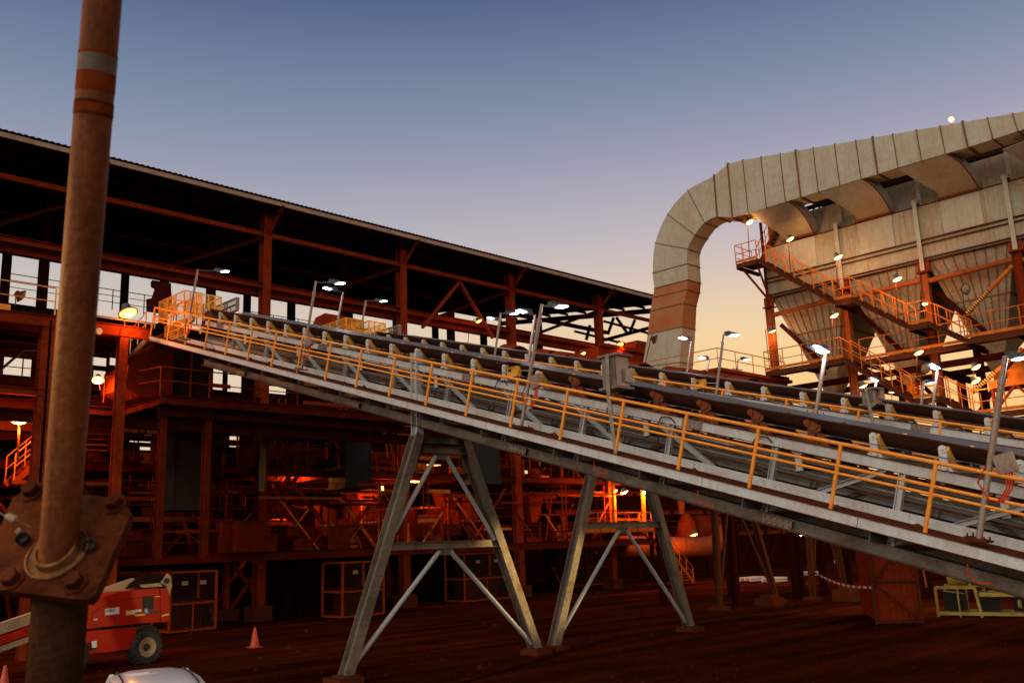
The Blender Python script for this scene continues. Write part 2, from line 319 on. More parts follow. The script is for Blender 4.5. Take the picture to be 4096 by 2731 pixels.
# ------------------------------------------------------------------ inclined conveyors
def conveyor(name, label, xt, slope, c0, y0, y1, idl_y, post_y, rusty=(), rail_sp=1.63, rail_end=None, full=True, grp='inclined belt conveyors'):
    th = math.atan(slope); n = np.array([0, -math.sin(th), math.cos(th)])
    Q = lambda X, Y, c: np.array([X, Y, c0+c+slope*Y])
    root = thing(name, label, 'conveyor', Q(xt+.8, y0, -2.2), grp)
    xf = xt+1.65; rail_end = rail_end or y1
    for X, sd in ((xt, 1), (xf, -1)):
        MB().chan(Q(X, y0, -.53), Q(X, y1, -.53), .185, .07, n, sd, .012).build('top_chord', CHAN, root)
        b = MB().ibeam(Q(X, y0, -2.06), Q(X, y1, -2.06), .23, .16, n, .016); b.build('bottom_chord', GALVD, root)
    # splice plates with bolts on the near top chord
    for Y in np.arange(y0+6.0, y1-1, 6.9):
        b = MB().beam(Q(xt-.02, Y-.24, -.53), Q(xt-.02, Y+.24, -.53), .012, .15, n)
        for i in range(4):
            for c in (-.49, -.57): b.tube(Q(xt-.02, Y-.18+i*.12, c), Q(xt-.05, Y-.18+i*.12, c), .016, 6)
        b.build('splice_plate', SILV, root)
    for k_, Y in enumerate(post_y):
        for X in ((xt, xf) if full else (xt,)):
            MB().ibeam(Q(X, Y, -1.95), Q(X, Y, -1.95)+n*1.285, .12, .11, (0, 1, 0), .014).build('truss_post', GALV if k_ % 3 else CHAN, root)
        if k_ < len(post_y)-1:
            Y2 = post_y[k_+1]
            if k_ in (1, 2, 3): p, q = Q(xt+.03, Y2, -1.90), Q(xt+.03, Y, -.66)
            else: p, q = Q(xt+.03, Y2, -.66), Q(xt+.03, Y, -1.90)
            MB().chan(p, q, .1, .06, n, 1, .01).build('truss_diagonal', GALV, root)
            p, q = (Q(xf-.03, Y2, -1.9), Q(xf-.03, Y, -.66)) if k_ % 2 else (Q(xf-.03, Y, -1.9), Q(xf-.03, Y2, -.66))
            MB().beam(p, q, .06, .09, n).build('truss_diagonal', GALVD, root)
        MB().chan(Q(xt-.80, Y, -1.78), Q(xt-.08, Y, -1.78), .2, .07, n, 1, .008).build('walkway_bracket', GALVD, root)
        MB().beam(Q(xt+.1, Y, -2.0), Q(xf-.1, Y, -2.0), .1, .12).build('cross_member', GALVD, root)
    # near walkway: outer channel in 3 m lengths, rusty deck, kick plate
    ye = rail_end
    b = MB(); yy = y0
    while yy < ye-.05:
        e = min(yy+3.05, ye); b.chan(Q(xt-.83, yy+.006, -1.57), Q(xt-.83, e-.006, -1.57), .19, .07, n, 1, .012); yy = e
    b.build('walkway_channel', CHAN, root)
    MB().beam(Q(xt-.43, y0, -1.475), Q(xt-.43, ye, -1.475), .74, .03, n).build('walkway_deck', RUST, root)
    b = MB(); yy = y0
    while yy < ye-.05:
        e = min(yy+4.3, ye); b.beam(Q(xt-.055, yy+.004, -1.37), Q(xt-.055, e-.004, -1.37), .012, .16, n); b.beam(Q(xt-.075, yy+.004, -1.452), Q(xt-.075, e-.004, -1.452), .05, .012, n); yy = e
    b.build('kick_plate', CHAN, root)
    if full:
        b = MB().beam(Q(xf+.43, y0, -1.475), Q(xf+.43, ye, -1.475), .78, .03, n); b.build('walkway_deck', RUST, root)
        MB().beam(Q(xf+.06, y0, -1.33), Q(xf+.06, ye, -1.33), .012, .2, n).build('kick_plate', CHAN, root)
        MB().beam(Q(xt+.8, y0, -1.42), Q(xt+.8, y1, -1.42), 1.4, .02, n).build('spill_tray', RUST, root)
        b = MB(); b.beam(Q(xt+1.35, y0, -1.15), Q(xt+1.35, y1, -1.15), .02, .22, n)
        b.beam(Q(xt+1.3, y0, -.93), Q(xt+1.3, y1, -.93), .02, .12, n); b.build('spill_panel', GALV, root)
        handrail(root, [Q(xf+.82, y0+.4, -1.47), Q(xf+.82, ye, -1.47)], 1.08, (.53,), rail_sp, .026, YEL, 6, n)
    # painted lip shade, conduits and the ore that has fallen along the chord
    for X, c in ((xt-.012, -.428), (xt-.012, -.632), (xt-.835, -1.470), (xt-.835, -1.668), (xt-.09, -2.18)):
        MB().beam(Q(X, y0, c), Q(X, y1 if X > xt-.5 else ye, c), .06, .014, n).build('lip_shade_strip', RUST, root)  # dark brown strip stands for the shading along the flange lip
    for X, c, r_ in ((xt+.06, -.70, .022), (xt+.10, -1.02, .028), (xt+.14, -1.12, .02)):
        MB().tube(Q(X, y0, c), Q(X, y1, c), r_, 6).build('conduit', GALVD if r_ > .025 else RUST, root)
    rs = random.Random(int(xt)); sp = MB(); Y = y0
    while Y < y1:
        l = rs.uniform(.15, .8); h_ = rs.uniform(.015, .06); w_ = rs.uniform(.05, .2); x_ = xt+rs.uniform(-.02, .1)
        c0_ = Q(x_, Y, -.435); m1 = Q(x_+w_*.3, Y+l*.3, -.435+h_); m2 = Q(x_+w_*.4, Y+l*.7, -.435+h_*rs.uniform(.4, 1)); e_ = Q(x_, Y+l, -.435)
        sp.add([c0_, Q(x_+w_, Y, -.435), Q(x_+w_, Y+l, -.435), e_, m1, m2], [(0, 1, 4), (1, 2, 5, 4), (2, 3, 5), (3, 0, 4, 5), (0, 3, 2, 1)])
        if rs.random() < .5:
            xx = xt-rs.uniform(.1, .7); sp.add([Q(xx, Y, -1.458), Q(xx+.12, Y+.05, -1.458), Q(xx+.02, Y+.22, -1.458), Q(xx+.05, Y+.09, -1.458+rs.uniform(.03, .08))], [(0, 1, 3), (1, 2, 3), (2, 0, 3), (0, 2, 1)])
        Y += l+rs.uniform(.05, .6)
    tag(sp.build('ore_spillage', RUST, root), kind='stuff')
    # splices on the lower chord and cable hangers below the walkway
    for Y in np.arange(y0+4.2, y1-1, 6.9):
        b = MB().beam(Q(xt-.095, Y-.3, -2.06), Q(xt-.095, Y+.3, -2.06), .014, .16, n)
        for i in range(5):
            for c in (-2.01, -2.11): b.tube(Q(xt-.1, Y-.24+i*.12, c), Q(xt-.13, Y-.24+i*.12, c), .017, 6)
        b.build('splice_plate', SILV, root)
    # return belt and the tray hanging below it
    MB().beam(Q(xt+.8, y0, -.82), Q(xt+.8, y1, -.82), 1.25, .018, n).build('return_belt', BELT, root)
    MB().beam(Q(xt+.55, y0, -1.80), Q(xt+.55, y1, -1.80), .9, .018, n).build('drip_tray', BELT, root)
    # the trough: near wing lower, far wing a little higher
    prof = [(xt+.11, .055), (xt+.24, -.07), (xt+.40, -.215), (xt+.8, -.24), (xt+1.16, -.215), (xt+1.36, -.0), (xt+1.50, .13)]
    b = MB(); ys = np.arange(y0, y1+.01, .588); t = .022; b.sm = True; m_ = len(prof)
    for i, Y in enumerate(ys):
        sg = -.014*abs(math.sin(math.pi*i/2)) if i % 2 else 0
        for X, c in prof: b.v.append(tuple(Q(X, Y, c+t+sg)))
        for X, c in prof: b.v.append(tuple(Q(X, Y, c+sg)))
    for i in range(len(ys)-1):
        o, p = i*2*m_, (i+1)*2*m_
        for j in range(m_-1):
            b.f.append((o+j, o+j+1, p+j+1, p+j)); b.f.append((o+m_+j+1, o+m_+j, p+m_+j, p+m_+j+1))
        b.f.append((o, p, p+m_, o+m_)); b.f.append((o+m_-1, o+2*m_-1, p+2*m_-1, p+m_-1))
    be = b.build('carrying_belt', BELT, root); be.data.materials.append(BELTU)
    for i, pl in enumerate(be.data.polygons):
        if pl.normal.z < 0.02: pl.material_index = 1
    # troughing idlers: one modelled, the rest copied
    def idler(kind):
        o = Q(xt+.1, 0, 0); h = .44
        b = MB(); w = .066 if kind == 'w' else .07
        for X in (xt+.10, xt+1.52):
            s_ = 0.0 if X < xt+.5 else .08
            poly = [Q(X-.03, 0, -h)+np.array([0, -w, 0]), Q(X-.03, 0, -h)+np.array([0, w, 0])]
            base = Q(X-.03, 0, s_)
            for k_ in range(7):
                a_ = math.pi*k_/6; poly.append(base+np.array([0, w*math.cos(a_), -w+w*math.sin(a_)+.0]))
            b.prism(poly, (.045, 0, 0))
            for yy in (-1, 1): b.add([Q(X-.03, yy*.066, -h+.12), Q(X-.03, yy*.15, -h), Q(X-.03, yy*.05, -h), Q(X+.015, yy*.066, -h+.12), Q(X+.015, yy*.15, -h), Q(X+.015, yy*.05, -h)], [(0, 1, 2), (5, 4, 3), (0, 3, 4, 1), (1, 4, 5, 2), (2, 5, 3, 0)])
            b.tube(Q(X-.03, 0, s_-.07), Q(X-.06, 0, s_-.07), .02, 6)
        b.beam(Q(xt+.0, 0, -h+.02), Q(xt+1.62, 0, -h+.02), .1, .05)
        for X in (xt+.56, xt+1.06): b.beam(Q(X, 0, -h), Q(X, 0, -.25), .02, .09, (1, 0, 0))
        if kind == 'r':
            b.beam(Q(xt-.02, -.02, -.06), Q(xt-.02, .02, -.06), .01, .1)
            b.prism([Q(xt+.05, -.22, -.05), Q(xt+.05, -.22, -.14), Q(xt+.05, -.13, -.21), Q(xt+.05, .02, -.15), Q(xt+.05, .10, -.11), Q(xt+.05, .12, -.05), Q(xt+.05, .09, .0), Q(xt+.05, .03, .02), Q(xt+.05, -.03, -.02)], (-.03, 0, 0)); b.tube(Q(xt+.03, .05, -.06), Q(xt-.02, .05, -.06), .035, 8); b.prism([Q(xt+.03, -.2, -.06), Q(xt+.03, -.12, -.16), Q(xt+.03, -.07, -.14), Q(xt+.03, -.14, -.04)], (-.035, 0, 0))
            b.prism([Q(xt+.06, -.25, -.2), Q(xt+.06, -.1, -.2), Q(xt+.06, -.18, -.45), Q(xt+.06, -.34, -.45)], (.05, 0, 0))
        f = b.build('idler_frame', CHAN if kind == 'w' else RUSTL, root)
        rm = ROLY if kind == 'w' else RUST
        for p, q in ((Q(xt+.12, -.02, -.06), Q(xt+.36, -.02, -.30)), (Q(xt+.46, 0, -.345), Q(xt+1.12, 0, -.345)), (Q(xt+1.20, 0, -.30), Q(xt+1.46, 0, .0))):
            r = MB().tube(p, q, .09, 14); r.tube(p-(q-p)*.06, q+(q-p)*.06, .02, 6); r.build('roller', rm, f)
        return f
    protos = {}
    for Y in idl_y:
        kd = 'r' if any(abs(Y-r_) < .4 for r_ in rusty) else 'w'
        d = np.array([0, Y, slope*Y])
        if kd not in protos:
            o = idler(kd); base = np.array(o.location); protos[kd] = (o, base); o.location = tuple(base+d)
        else: copy_tree(protos[kd][0], protos[kd][1]+d, None, root)
    # return idler hangers
    for Y in list(idl_y)[1::3]:
        b = MB().beam(Q(xt+.06, Y+.3, -.63), Q(xt+.06, Y+.3, -1.0), .13, .05, (1, 0, 0)); b.beam(Q(xt+.06, Y+.2, -.65), Q(xt+.06, Y+.4, -.65), .1, .06, n)
        b.build('return_idler_hanger', CHAN, root)
        MB().tube(Q(xt+.12, Y+.3, -.92), Q(xt+1.5, Y+.3, -.92), .07, 10).build('return_roller', BLACK, root)
    # stop cord along the idlers
    b = MB(); b.tube(Q(xt+.045, y0, -.21), Q(xt+.045, y1, -.21), .007, 5); b.build('stop_cord', HEADM, root)
    handrail(root, [Q(xt-.80, y0+.2, -1.46), Q(xt-.80, ye-.3, -1.46)], 1.13, (.55, .665), rail_sp, .034, YEL, 8, n)
    return root, Q, n

IDL1 = [5.18+1.176*k for k in range(-4, 25)]
POST1 = [7.39+2.38*k for k in range(-3, 11)]
C1, Q1, N1 = conveyor('conveyor', 'nearest inclined conveyor, grey truss with orange handrail in front of the other conveyors', 16.3, .2935, EYE-.464, -1.6, 33.2, IDL1, POST1, rusty=[14.85, 13.6, 12.4, 11.2, 10.05, 8.87], rail_end=36.6)
IDL2 = [8.30+1.208*k for k in range(-6, 21)]
POST2 = [7.0+2.4*k for k in range(-3, 11)]
C2, Q2, N2 = conveyor('conveyor', 'second inclined conveyor, seen just beyond the nearest belt, with white idler brackets', 24.3, .2717, EYE+.395, -3.0, 33.6, IDL2, POST2, rusty=[7.1], rail_sp=2.13, rail_end=36.0)

# head end of the near conveyor: level landing, ramp down, guard cages
def guard(parent, lo, hi, mt=YELW, bars=9):
    """post-and-mesh guard box: open frames with fine horizontal wires"""
    b = MB(); x0, y0, z0 = lo; x1, y1, z1 = hi
    for X in (x0, x1):
        for Y in np.linspace(y0, y1, 4): b.box((X-.022, Y-.022, z0), (X+.022, Y+.022, z1))
        for Z in (z0, (z0+z1)/2, z1): b.beam((X, y0, Z), (X, y1, Z), .035, .035)
        for Z in np.linspace(z0, z1, bars*2)[1:-1]: b.beam((X, y0, Z), (X, y1, Z), .007, .014)
    for Y in (y0, y1):
        for Z in (z0, z1): b.beam((x0, Y, Z), (x1, Y, Z), .035, .035)
        for Z in np.linspace(z0, z1, bars*2)[1:-1]: b.beam((x0, Y, Z), (x1, Y, Z), .007, .014)
        for X in np.linspace(x0, x1, 4)[1:-1]: b.box((X-.02, Y-.02, z0), (X+.02, Y+.02, z1))
    return b.build('guard_cage', mt, parent)
def gpx(par, xl, xr, yt, yb, X, X2, mt=YELW, bars=9):
    p, q = PX(xl, yt, X), PX(xr, yb, X); r = PX(xr, yt+(xr-xl)*.17, X)
    return guard(par, (X, q[1], q[2]), (X2, p[1], r[2]), mt, bars)
gpx(C1, 641, 735, 1147, 1245, 16.15, 16.9); gpx(C1, 740, 806, 1166, 1262, 16.2, 17.0)
gpx(C1, 664, 738, 1262, 1338, 16.0, 16.1, bars=5); gpx(C1, 814, 945, 1168, 1240, 18.2, 18.3, SILV, 6)
b = MB().tube(Q1(16.35, 33.2, -.45), Q1(17.9, 33.2, -.45), .42, 20); b.build('head_pulley', BELTU, C1)
b = MB().prism([PX(*zz(400, 1050, x_, y_), 16.6) for x_, y_ in ((620, 660), (620, 490), (690, 480), (730, 360), (680, 330), (680, 262), (702, 235), (775, 245), (775, 330), (800, 660))], (.6, 0, 0)); b.build('head_chute', REDD, C1)
e = Q1(15.5, 36.6, -1.57)
rb = MB().chan(e, e+np.array([0, 2.2, -.75]), .2, .07, (0, 0, 1), 1, .012); rb.chan(e+(1.2, 0, 0), e+np.array([1.2, 2.2, -.75]), .2, .07, (0, 0, 1), 1, .012)
rb.beam(e+(.6, 0, .1), e+np.array([.6, 2.2, -.65]), 1.1, .03); rb.build('end_ramp', GALVD, C1)
handrail(C1, [e+(0, .2, .1), e+np.array([0, 1.6, -.38])], 1.0, (.5,), .6, .024, YEL, 6)
handrail(C1, [e+(1.15, .2, .9), e+np.array([1.15, 2.0, .9])], 1.0, (.5,), .9, .024, YEL, 6)
b = MB()
for dx in (0, .35): b.path([e+np.array([dx, 2.2, -.75]), e+np.array([dx, 2.45, -.6]), e+np.array([dx, 2.5, .35]), e+np.array([dx, 2.75, .9]), e+np.array([dx, 3.3, 1.05]), e+np.array([dx, 5.2, 1.15])], .035, 8)
b.build('bent_handrail_tube', SILV, C1)
gpx(C2, 1290, 1385, 1255, 1325, 24.0, 24.9); gpx(C2, 1390, 1476, 1268, 1338, 24.0, 24.9); gpx(C2, 1484, 1596, 1280, 1336, 25.9, 26.0, SILV, 6)
MB().tube(Q2(24.35, 33.6, -.45), Q2(25.9, 33.6, -.45), .42, 20).build('head_pulley', BELTU, C2)
b = MB().prism([PX(x_, y_, 24.6) for x_, y_ in ((1245, 1312), (1262, 1270), (1300, 1252), (1372, 1268), (1374, 1325))], (1.2, 0, 0)); b.build('drive_housing', REDS, C2)

# third conveyor: covered, only its row of arched hoods shows above the second belt
X3 = 30.6; s3 = .262
hood_y = [30.9, 28.7, 27.6, 26.6, 25.75, 23.7, 21.65, 20.7, 19.7, 18.75]
C3 = thing('conveyor', 'far covered conveyor with a row of red arched belt hoods, behind the second conveyor', 'conveyor', (X3, 18, 0), 'inclined belt conveyors')
z3 = lambda Y: EYE+9.0+(Y-30.4)*.276
for X in (X3-.9, X3+.9):
    MB().ibeam((X, 5, z3(5)-1.0), (X, 31.4, z3(31.4)-1.0), .35, .2, (0, 0, 1)).build('stringer', REDS, C3)
MB().beam((X3, 5, z3(5)-.72), (X3, 31.4, z3(31.4)-.72), 1.6, .03).build('carrying_belt', BELTU, C3)
for Y in hood_y:
    b = MB(); rr = .92; ring = []
    for k_ in range(13):
        a_ = math.pi*k_/12; ring.append((-rr*math.cos(a_), rr*math.sin(a_)*.95))
    for sgn in (0, 1):
        for r_ in (1.0, .95):
            for x_, h_ in ring: b.v.append((X3+x_*r_, Y-.43+sgn*.86, z3(Y-.43+sgn*.86)-.78+h_*r_))
    m_ = 13
    for i in range(m_-1):
        b.f += [(i, i+1, 2*m_+i+1, 2*m_+i), (m_+i+1, m_+i, 3*m_+i, 3*m_+i+1), (i+1, i, m_+i, m_+i+1), (2*m_+i, 2*m_+i+1, 3*m_+i+1, 3*m_+i)]
    b.build('belt_hood', REDS, C3)

# ------------------------------------------------------------------ trestles
def trestle(label, Y, tops, feet, zt, z_up, z_mid, mt=GALVD, up=True, leg_up=None, h=.3, grp='steel trestles under the conveyors'):
    (xa, xb), (fa, fb) = tops, feet
    root = thing('trestle', label, 'trestle', ((fa+fb)/2, Y, 0), grp)
    A = lambda z: np.array([fa+(xa-fa)*z/zt, Y, z]); B = lambda z: np.array([fb+(xb-fb)*z/zt, Y, z])
    for P in (A, B):
        MB().ibeam(P(.12), P(zt), h, h*.92, (0, 1, 0), .02).build('leg', mt, root)
        b = MB().box(tuple(P(0)-(.36, .36, .0)), tuple(P(0)+(.36, .36, .16))); b.build('footing', CONC, root)
        c = P(.2); b = MB().obox(c-(0, 0, .02), (.24, 0, 0), (0, .24, 0), (0, 0, .02)); b.build('base_plate', RUST, root)
    if leg_up: MB().ibeam(A(zt)-(0, 0, .05), A(zt)+(0, 0, leg_up), .26, .24, (0, 1, 0), .02).build('head_post', CHAN, root)
    MB().ibeam(A(zt-.12), B(zt-.12), .22, .2, (0, 0, 1), .016).build('cap_beam', mt, root)
    cx_ = (fa+fb)/2*.5+(xa+xb)/2*.5
    for z_, lo in ((z_up, (z_mid or .3)+.1), (z_mid, .35)):
        if z_ is None: continue
        p, q = A(z_), B(z_); MB().ibeam(p, q, .2, .18, (0, 0, 1), .014).build('cross_beam', mt, root)
        c = (p+q)/2-np.array([0, 0, .16]); MB().beam(c-(.3, 0, 0), c+(.3, 0, 0), .02, .22).build('gusset', mt, root)
        for P, s_ in ((A, -1), (B, 1)):
            MB().tube(c+(s_*.2, 0, -.02), P(lo)+(-s_*.1, 0, 0), .065, 10).build('brace', GALV if mt is GALVD else mt, root)
    return root
zu, zm = PY(1780, 1801, 20.4)[2], PY(1770, 2178, 20.4)[2]
trestle('galvanised A-frame trestle under the near conveyor, its near foot below the picture', 20.4, (16.32, 17.97), (13.9, 20.7), 6.25, zu, zm, leg_up=2.3, h=.30)
zm2 = PY(2430, 2100, 20.4)[2]
trestle('A-frame trestle right of the first, lamp-lit on its near leg, under the second conveyor', 20.4, (24.15, 25.95), (21.34, 28.35), 6.8, None, zm2, h=.30)
trestle('narrow A-frame trestle near the barrier tape beyond the two big ones', 25.0, (37.4, 39.6), (37.05, 42.0), 6.6, 5.2, None, RUST, h=.26)
trestle('rear A-frame trestle with the barrier tape tied to its leg', 24.2, (44.4, 46.4), (44.0, 47.4), 6.6, 5.0, None, RUST, h=.26)
# ------------------------------------------------------------------ processing plant behind the conveyors
COLX = [15.46, 24.56, 33.65, 42.75, 51.75]; YC = 43.4; H = EYE
GT = 16.72+H                                 # girt level at the column heads
PL = thing('processing_plant', 'long open-sided processing plant of red dusty steel with a dark overhanging roof', 'industrial plant', (33, 50, 0))
YE, ZE, YB, ZB = 41.65, 18.1+H, 62.5, 20.9+H
X0r, X1r = -2.0, 60.0
b = MB(); per = .27; n_ = int((X1r-X0r)/per)
row = []
for i in range(n_*4+1):
    x = X0r+i*per/4; h = (0, .035, .05, .035)[i % 4]; row.append((x, h))
for Y, Z in ((YE, ZE), (YB, ZB)):
    for t in (0.05, 0):
        for x, h in row: b.v.append((x, Y, Z+h+t))
m_ = len(row)
for i in range(m_-1):
    b.f += [(i, i+1, 2*m_+i+1, 2*m_+i), (m_+i+1, m_+i, 3*m_+i, 3*m_+i+1), (i+1, i, m_+i, m_+i+1), (2*m_+i, 2*m_+i+1, 3*m_+i+1, 3*m_+i)]
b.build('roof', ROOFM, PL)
slope_r = (ZB-ZE)/(YB-YE); RZ = lambda Y: ZE+(Y-YE)*slope_r
MB().beam((X0r, YE+.08, ZE-.14), (X1r, YE+.08, ZE-.14), .08, .22).build('eave_trim', EAVE, PL)
for Y in np.arange(YE+1.6, YB, 2.1):
    MB().beam((X0r, Y, RZ(Y)-.12), (X1r, Y, RZ(Y)-.12), .08, .2).build('purlin', REDD, PL)
for X in COLX+[60.0, 6.36]:
    MB().ibeam((X, YE, RZ(YE)-.42), (X, YB, RZ(YB)-.42), .4, .2).build('rafter', REDD, PL)
# columns front and rear
for X in COLX+[6.36]:
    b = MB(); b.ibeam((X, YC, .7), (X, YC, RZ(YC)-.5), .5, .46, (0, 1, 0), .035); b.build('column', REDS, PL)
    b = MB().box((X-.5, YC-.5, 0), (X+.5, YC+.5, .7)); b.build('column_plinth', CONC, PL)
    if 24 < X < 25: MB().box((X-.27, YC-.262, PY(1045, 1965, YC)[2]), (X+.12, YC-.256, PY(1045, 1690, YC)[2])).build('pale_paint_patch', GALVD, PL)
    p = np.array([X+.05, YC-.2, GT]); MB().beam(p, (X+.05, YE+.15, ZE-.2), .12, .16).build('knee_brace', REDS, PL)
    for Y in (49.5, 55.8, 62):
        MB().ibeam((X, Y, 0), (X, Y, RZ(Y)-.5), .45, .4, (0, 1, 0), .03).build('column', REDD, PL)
for i, X in enumerate(COLX):
    MB().beam((X-.2, YC, GT-.2), (X-5.4, YC+3.0, 14.2+H), .16, .2).build('bay_brace', REDD, PL)
b = MB().beam((X0r, YC-.05, GT), (X1r, YC-.05, GT), .2, .24); b.build('girt', REDS, PL)
for Y in (49.5, 55.8): MB().beam((X0r, Y, 17.2+H), (X1r, Y, 17.2+H), .2, .3).build('girt', REDD, PL)
# travelling crane rails
MB().ibeam((X0r, YC+.1, 13.93+H), (X1r-2, YC+.1, 13.93+H), .3, .3).build('crane_rail_beam', REDS, PL)
MB().ibeam((X0r, YC+.5, 13.58+H), (X1r-2, YC+.5, 13.58+H), .28, .3).build('crane_rail_beam', REDS, PL)
b = MB().beam((X0r, YC+.9, 13.74+H), (X1r-2, YC+.9, 13.74+H), .3, .42)
for X in np.arange(X0r+.5, X1r-2, .62): b.beam((X, YC+.72, 13.54+H), (X, YC+.72, 13.94+H), .06, .05, (0, 1, 0))
b.build('crane_girder', REDD, PL)
MB().ibeam((X0r, 61.6, 19.25+H), (X1r, 61.6, 19.25+H), .5, .3).build('crane_girder', REDD, PL)
a1 = PY(1837, 1128, YC-.25)
for q in ((1690, 1310), (1972, 1352)): MB().beam(a1, PY(*q, YC-.25), .16, .22, (0, 1, 0)).build('bay_brace', REDS, PL)
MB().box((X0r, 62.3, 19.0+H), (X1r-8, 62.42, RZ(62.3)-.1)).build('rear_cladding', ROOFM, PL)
# open end frame of the roof, seen against the sky
for p, q, w in (((2417, 1360), (2640, 1300), .34), ((2300, 1325), (2600, 1400), .22), ((2417, 1285), (2640, 1345), .26), ((2455, 1270), (2431, 1338), .16), ((2466, 1270), (2510, 1334), .16), ((2540, 1278), (2517, 1334), .14), ((2360, 1300), (2345, 1360), .2)):
    MB().beam(PX(*p, 59.6), PX(*q, 59.6), .2, w, (1, 0, 0)).build('end_truss_member', REDD, PL)
zh = PY(475, 1163, 46.0)[2]-1.02
for xa_, xb_ in ((5, 12.3), (12.9, 24), (25, 33), (34.2, 42), (43.4, 50)):
    handrail(PL, [(xa_, 46, zh), (xb_, 46, zh)], 1.02, (.38, .7), 1.6, .022, REDD)
# floors: front edge beams, cross beams, plating in bays
FL = [(3.1, 40.6, 'lower'), (7.3, 43.6, 'mid'), (10.9, 43.6, 'upper')]
for z_, yf, nm in FL:
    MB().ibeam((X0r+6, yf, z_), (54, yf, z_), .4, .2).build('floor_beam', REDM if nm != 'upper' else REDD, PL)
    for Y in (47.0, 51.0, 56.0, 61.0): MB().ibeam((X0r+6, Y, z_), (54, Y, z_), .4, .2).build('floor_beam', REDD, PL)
    for X in np.arange(6.4, 54, 4.55): MB().ibeam((X, yf, z_-.02), (X, 61, z_-.02), .3, .16).build('floor_beam', REDD, PL)
    b = MB()
    for X in np.arange(6.4, 52, 4.55):
        for Y in (44, 49.6, 55.4):
            if random.random() < .72: b.box((X+.1, Y, z_+.21), (X+4.4, Y+5.4, z_+.25))
    b.build('floor_plate', REDD, PL)
# rear wall sheets with the gaps through which the evening sky shows
b = MB()
def wallgap(y, x0, x1, z0, z1, gaps):
    """wall in plane Y=y between x0..x1, with rectangular gaps (xa,xb,za,zb)"""
    xs = sorted({x0, x1, *[c for g_ in gaps for c in g_[:2]]}); zs = sorted({z0, z1, *[c for g_ in gaps for c in g_[2:]]})
    for i in range(len(xs)-1):
        for j in range(len(zs)-1):
            cx, cz = (xs[i]+xs[i+1])/2, (zs[j]+zs[j+1])/2
            if any(g_[0] < cx < g_[1] and g_[2] < cz < g_[3] for g_ in gaps): continue
            b.box((xs[i], y, zs[j]), (xs[i+1], y+.06, zs[j+1]))
YW = 62.6
def gap(xa, ya, xb, yb):
    p, q = PY(xa, ya, YW), PY(xb, yb, YW); return (min(p[0], q[0]), max(p[0], q[0]), min(p[2], q[2]), max(p[2], q[2]))
GAPS = [gap(-40, 1385, 80, 1520), gap(76, 1395, 200, 1535), gap(355, 1425, 425, 1465), gap(440, 1430, 545, 1470), gap(375, 1480, 422, 1512), gap(440, 1484, 480, 1512),
        gap(850, 1455, 890, 1560), gap(912, 1478, 990, 1572), gap(1053, 1540, 1165, 1580), gap(100, 1715, 175, 1755), gap(520, 1735, 640, 1772), gap(560, 1786, 640, 1802), gap(920, 1700, 1000, 1790),
        gap(1515, 1730, 1535, 1762), gap(1270, 1718, 1300, 1760), gap(2096, 1880, 2136, 1895), gap(1160, 1878, 1200, 1892)]
wallgap(YW, -20, 64, 0, PY(1000, 1345, YW)[2], GAPS); wallgap(YW+.3, 63.9, 86, 0, 12.5, [])
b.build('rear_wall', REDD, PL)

# ---- transfer tower where the conveyors arrive
TW = thing('transfer_tower', 'open red steel transfer tower with decks and handrails, left of the near conveyor head', 'tower', (12, 36, 0))
YT = 35.0
def tz(x, y): return PY(x, y, YT)[2]
Z1, Z2, Z3, Z4 = tz(100, 1268), tz(100, 1565), tz(100, 1625), tz(900, 1606)
XL, XRt = 3.0, 14.9
for X in (PY(176, 1450, YT)[0], PY(490, 1450, YT)[0], PY(30, 1450, YT+5)[0]):
    MB().ibeam((X, YT+.1, 0), (X, YT+.1, Z1), .34, .32, (0, 1, 0), .02).build('column', REDS, TW)
for X in (4.0, 9.6, 14.6):
    MB().ibeam((X, YT+6, 0), (X, YT+6, Z1+3), .3, .3, (0, 1, 0), .02).build('column', REDD, TW)
b = MB().ibeam((XL, YT, Z1-.05), (XRt, YT, Z1-.05), .42, .22); b.build('deck_beam', REDS, TW)
MB().beam((XL, YT-.1, Z1+.24), (9.9, YT-.1, Z1+.24), .04, .2).build('toe_board', YEL, TW)
MB().box((XL, YT+.0, Z1+.16), (XRt, YT+6.5, Z1+.2)).build('deck', REDD, TW)
MB().ibeam((XL, YT, Z2), (12.0, YT, Z2), .26, .2).build('deck_beam', REDS, TW)
MB().box((XL, YT, Z2+.14), (12.0, YT+6, Z2+.18)).build('deck', REDD, TW)
MB().ibeam((XL, YT+.4, Z3-.28), (29, YT+.4, Z3-.28), .42, .22).build('deck_beam', REDD, TW)
for Y in (YT+3, YT+6): 
    for Z in (Z1-.1, Z2-.05, Z3-.3): MB().ibeam((XL, Y, Z), (XRt, Y, Z), .36, .2).build('deck_beam', REDD, TW)
handrail(TW, [(XL, YT-.05, Z1+.2), (PY(218, 1240, YT)[0], YT-.05, Z1+.2)], 1.0, (.5,), 2.2, .025, YEL)
handrail(TW, [(XL, YT+6.2, Z1+.2), (XRt+1, YT+6.2, Z1+.2)], 1.0, (.35, .68), 1.5, .022, REDD)
handrail(TW, [(XL, YT+.1, Z2+.18), (12.0, YT+.1, Z2+.18)], 1.0, (.33, .66), 1.6, .022, REDD)
handrail(TW, [(XL, YT+5.9, Z2+.18), (12.0, YT+5.9, Z2+.18)], 1.0, (.33, .66), 1.6, .022, REDD)
b = MB().beam((XRt-2.2, YT-.12, Z1+.35), (XRt+.1, YT-.12, Z1+.35), .05, .06); b.build('cable_tray', SILV, TW)
p = PY(395, 1325, YT-.1); MB().tube(p, p+(0, -.06, 0), .12, 12).build('bolt_cover', GALV, TW)
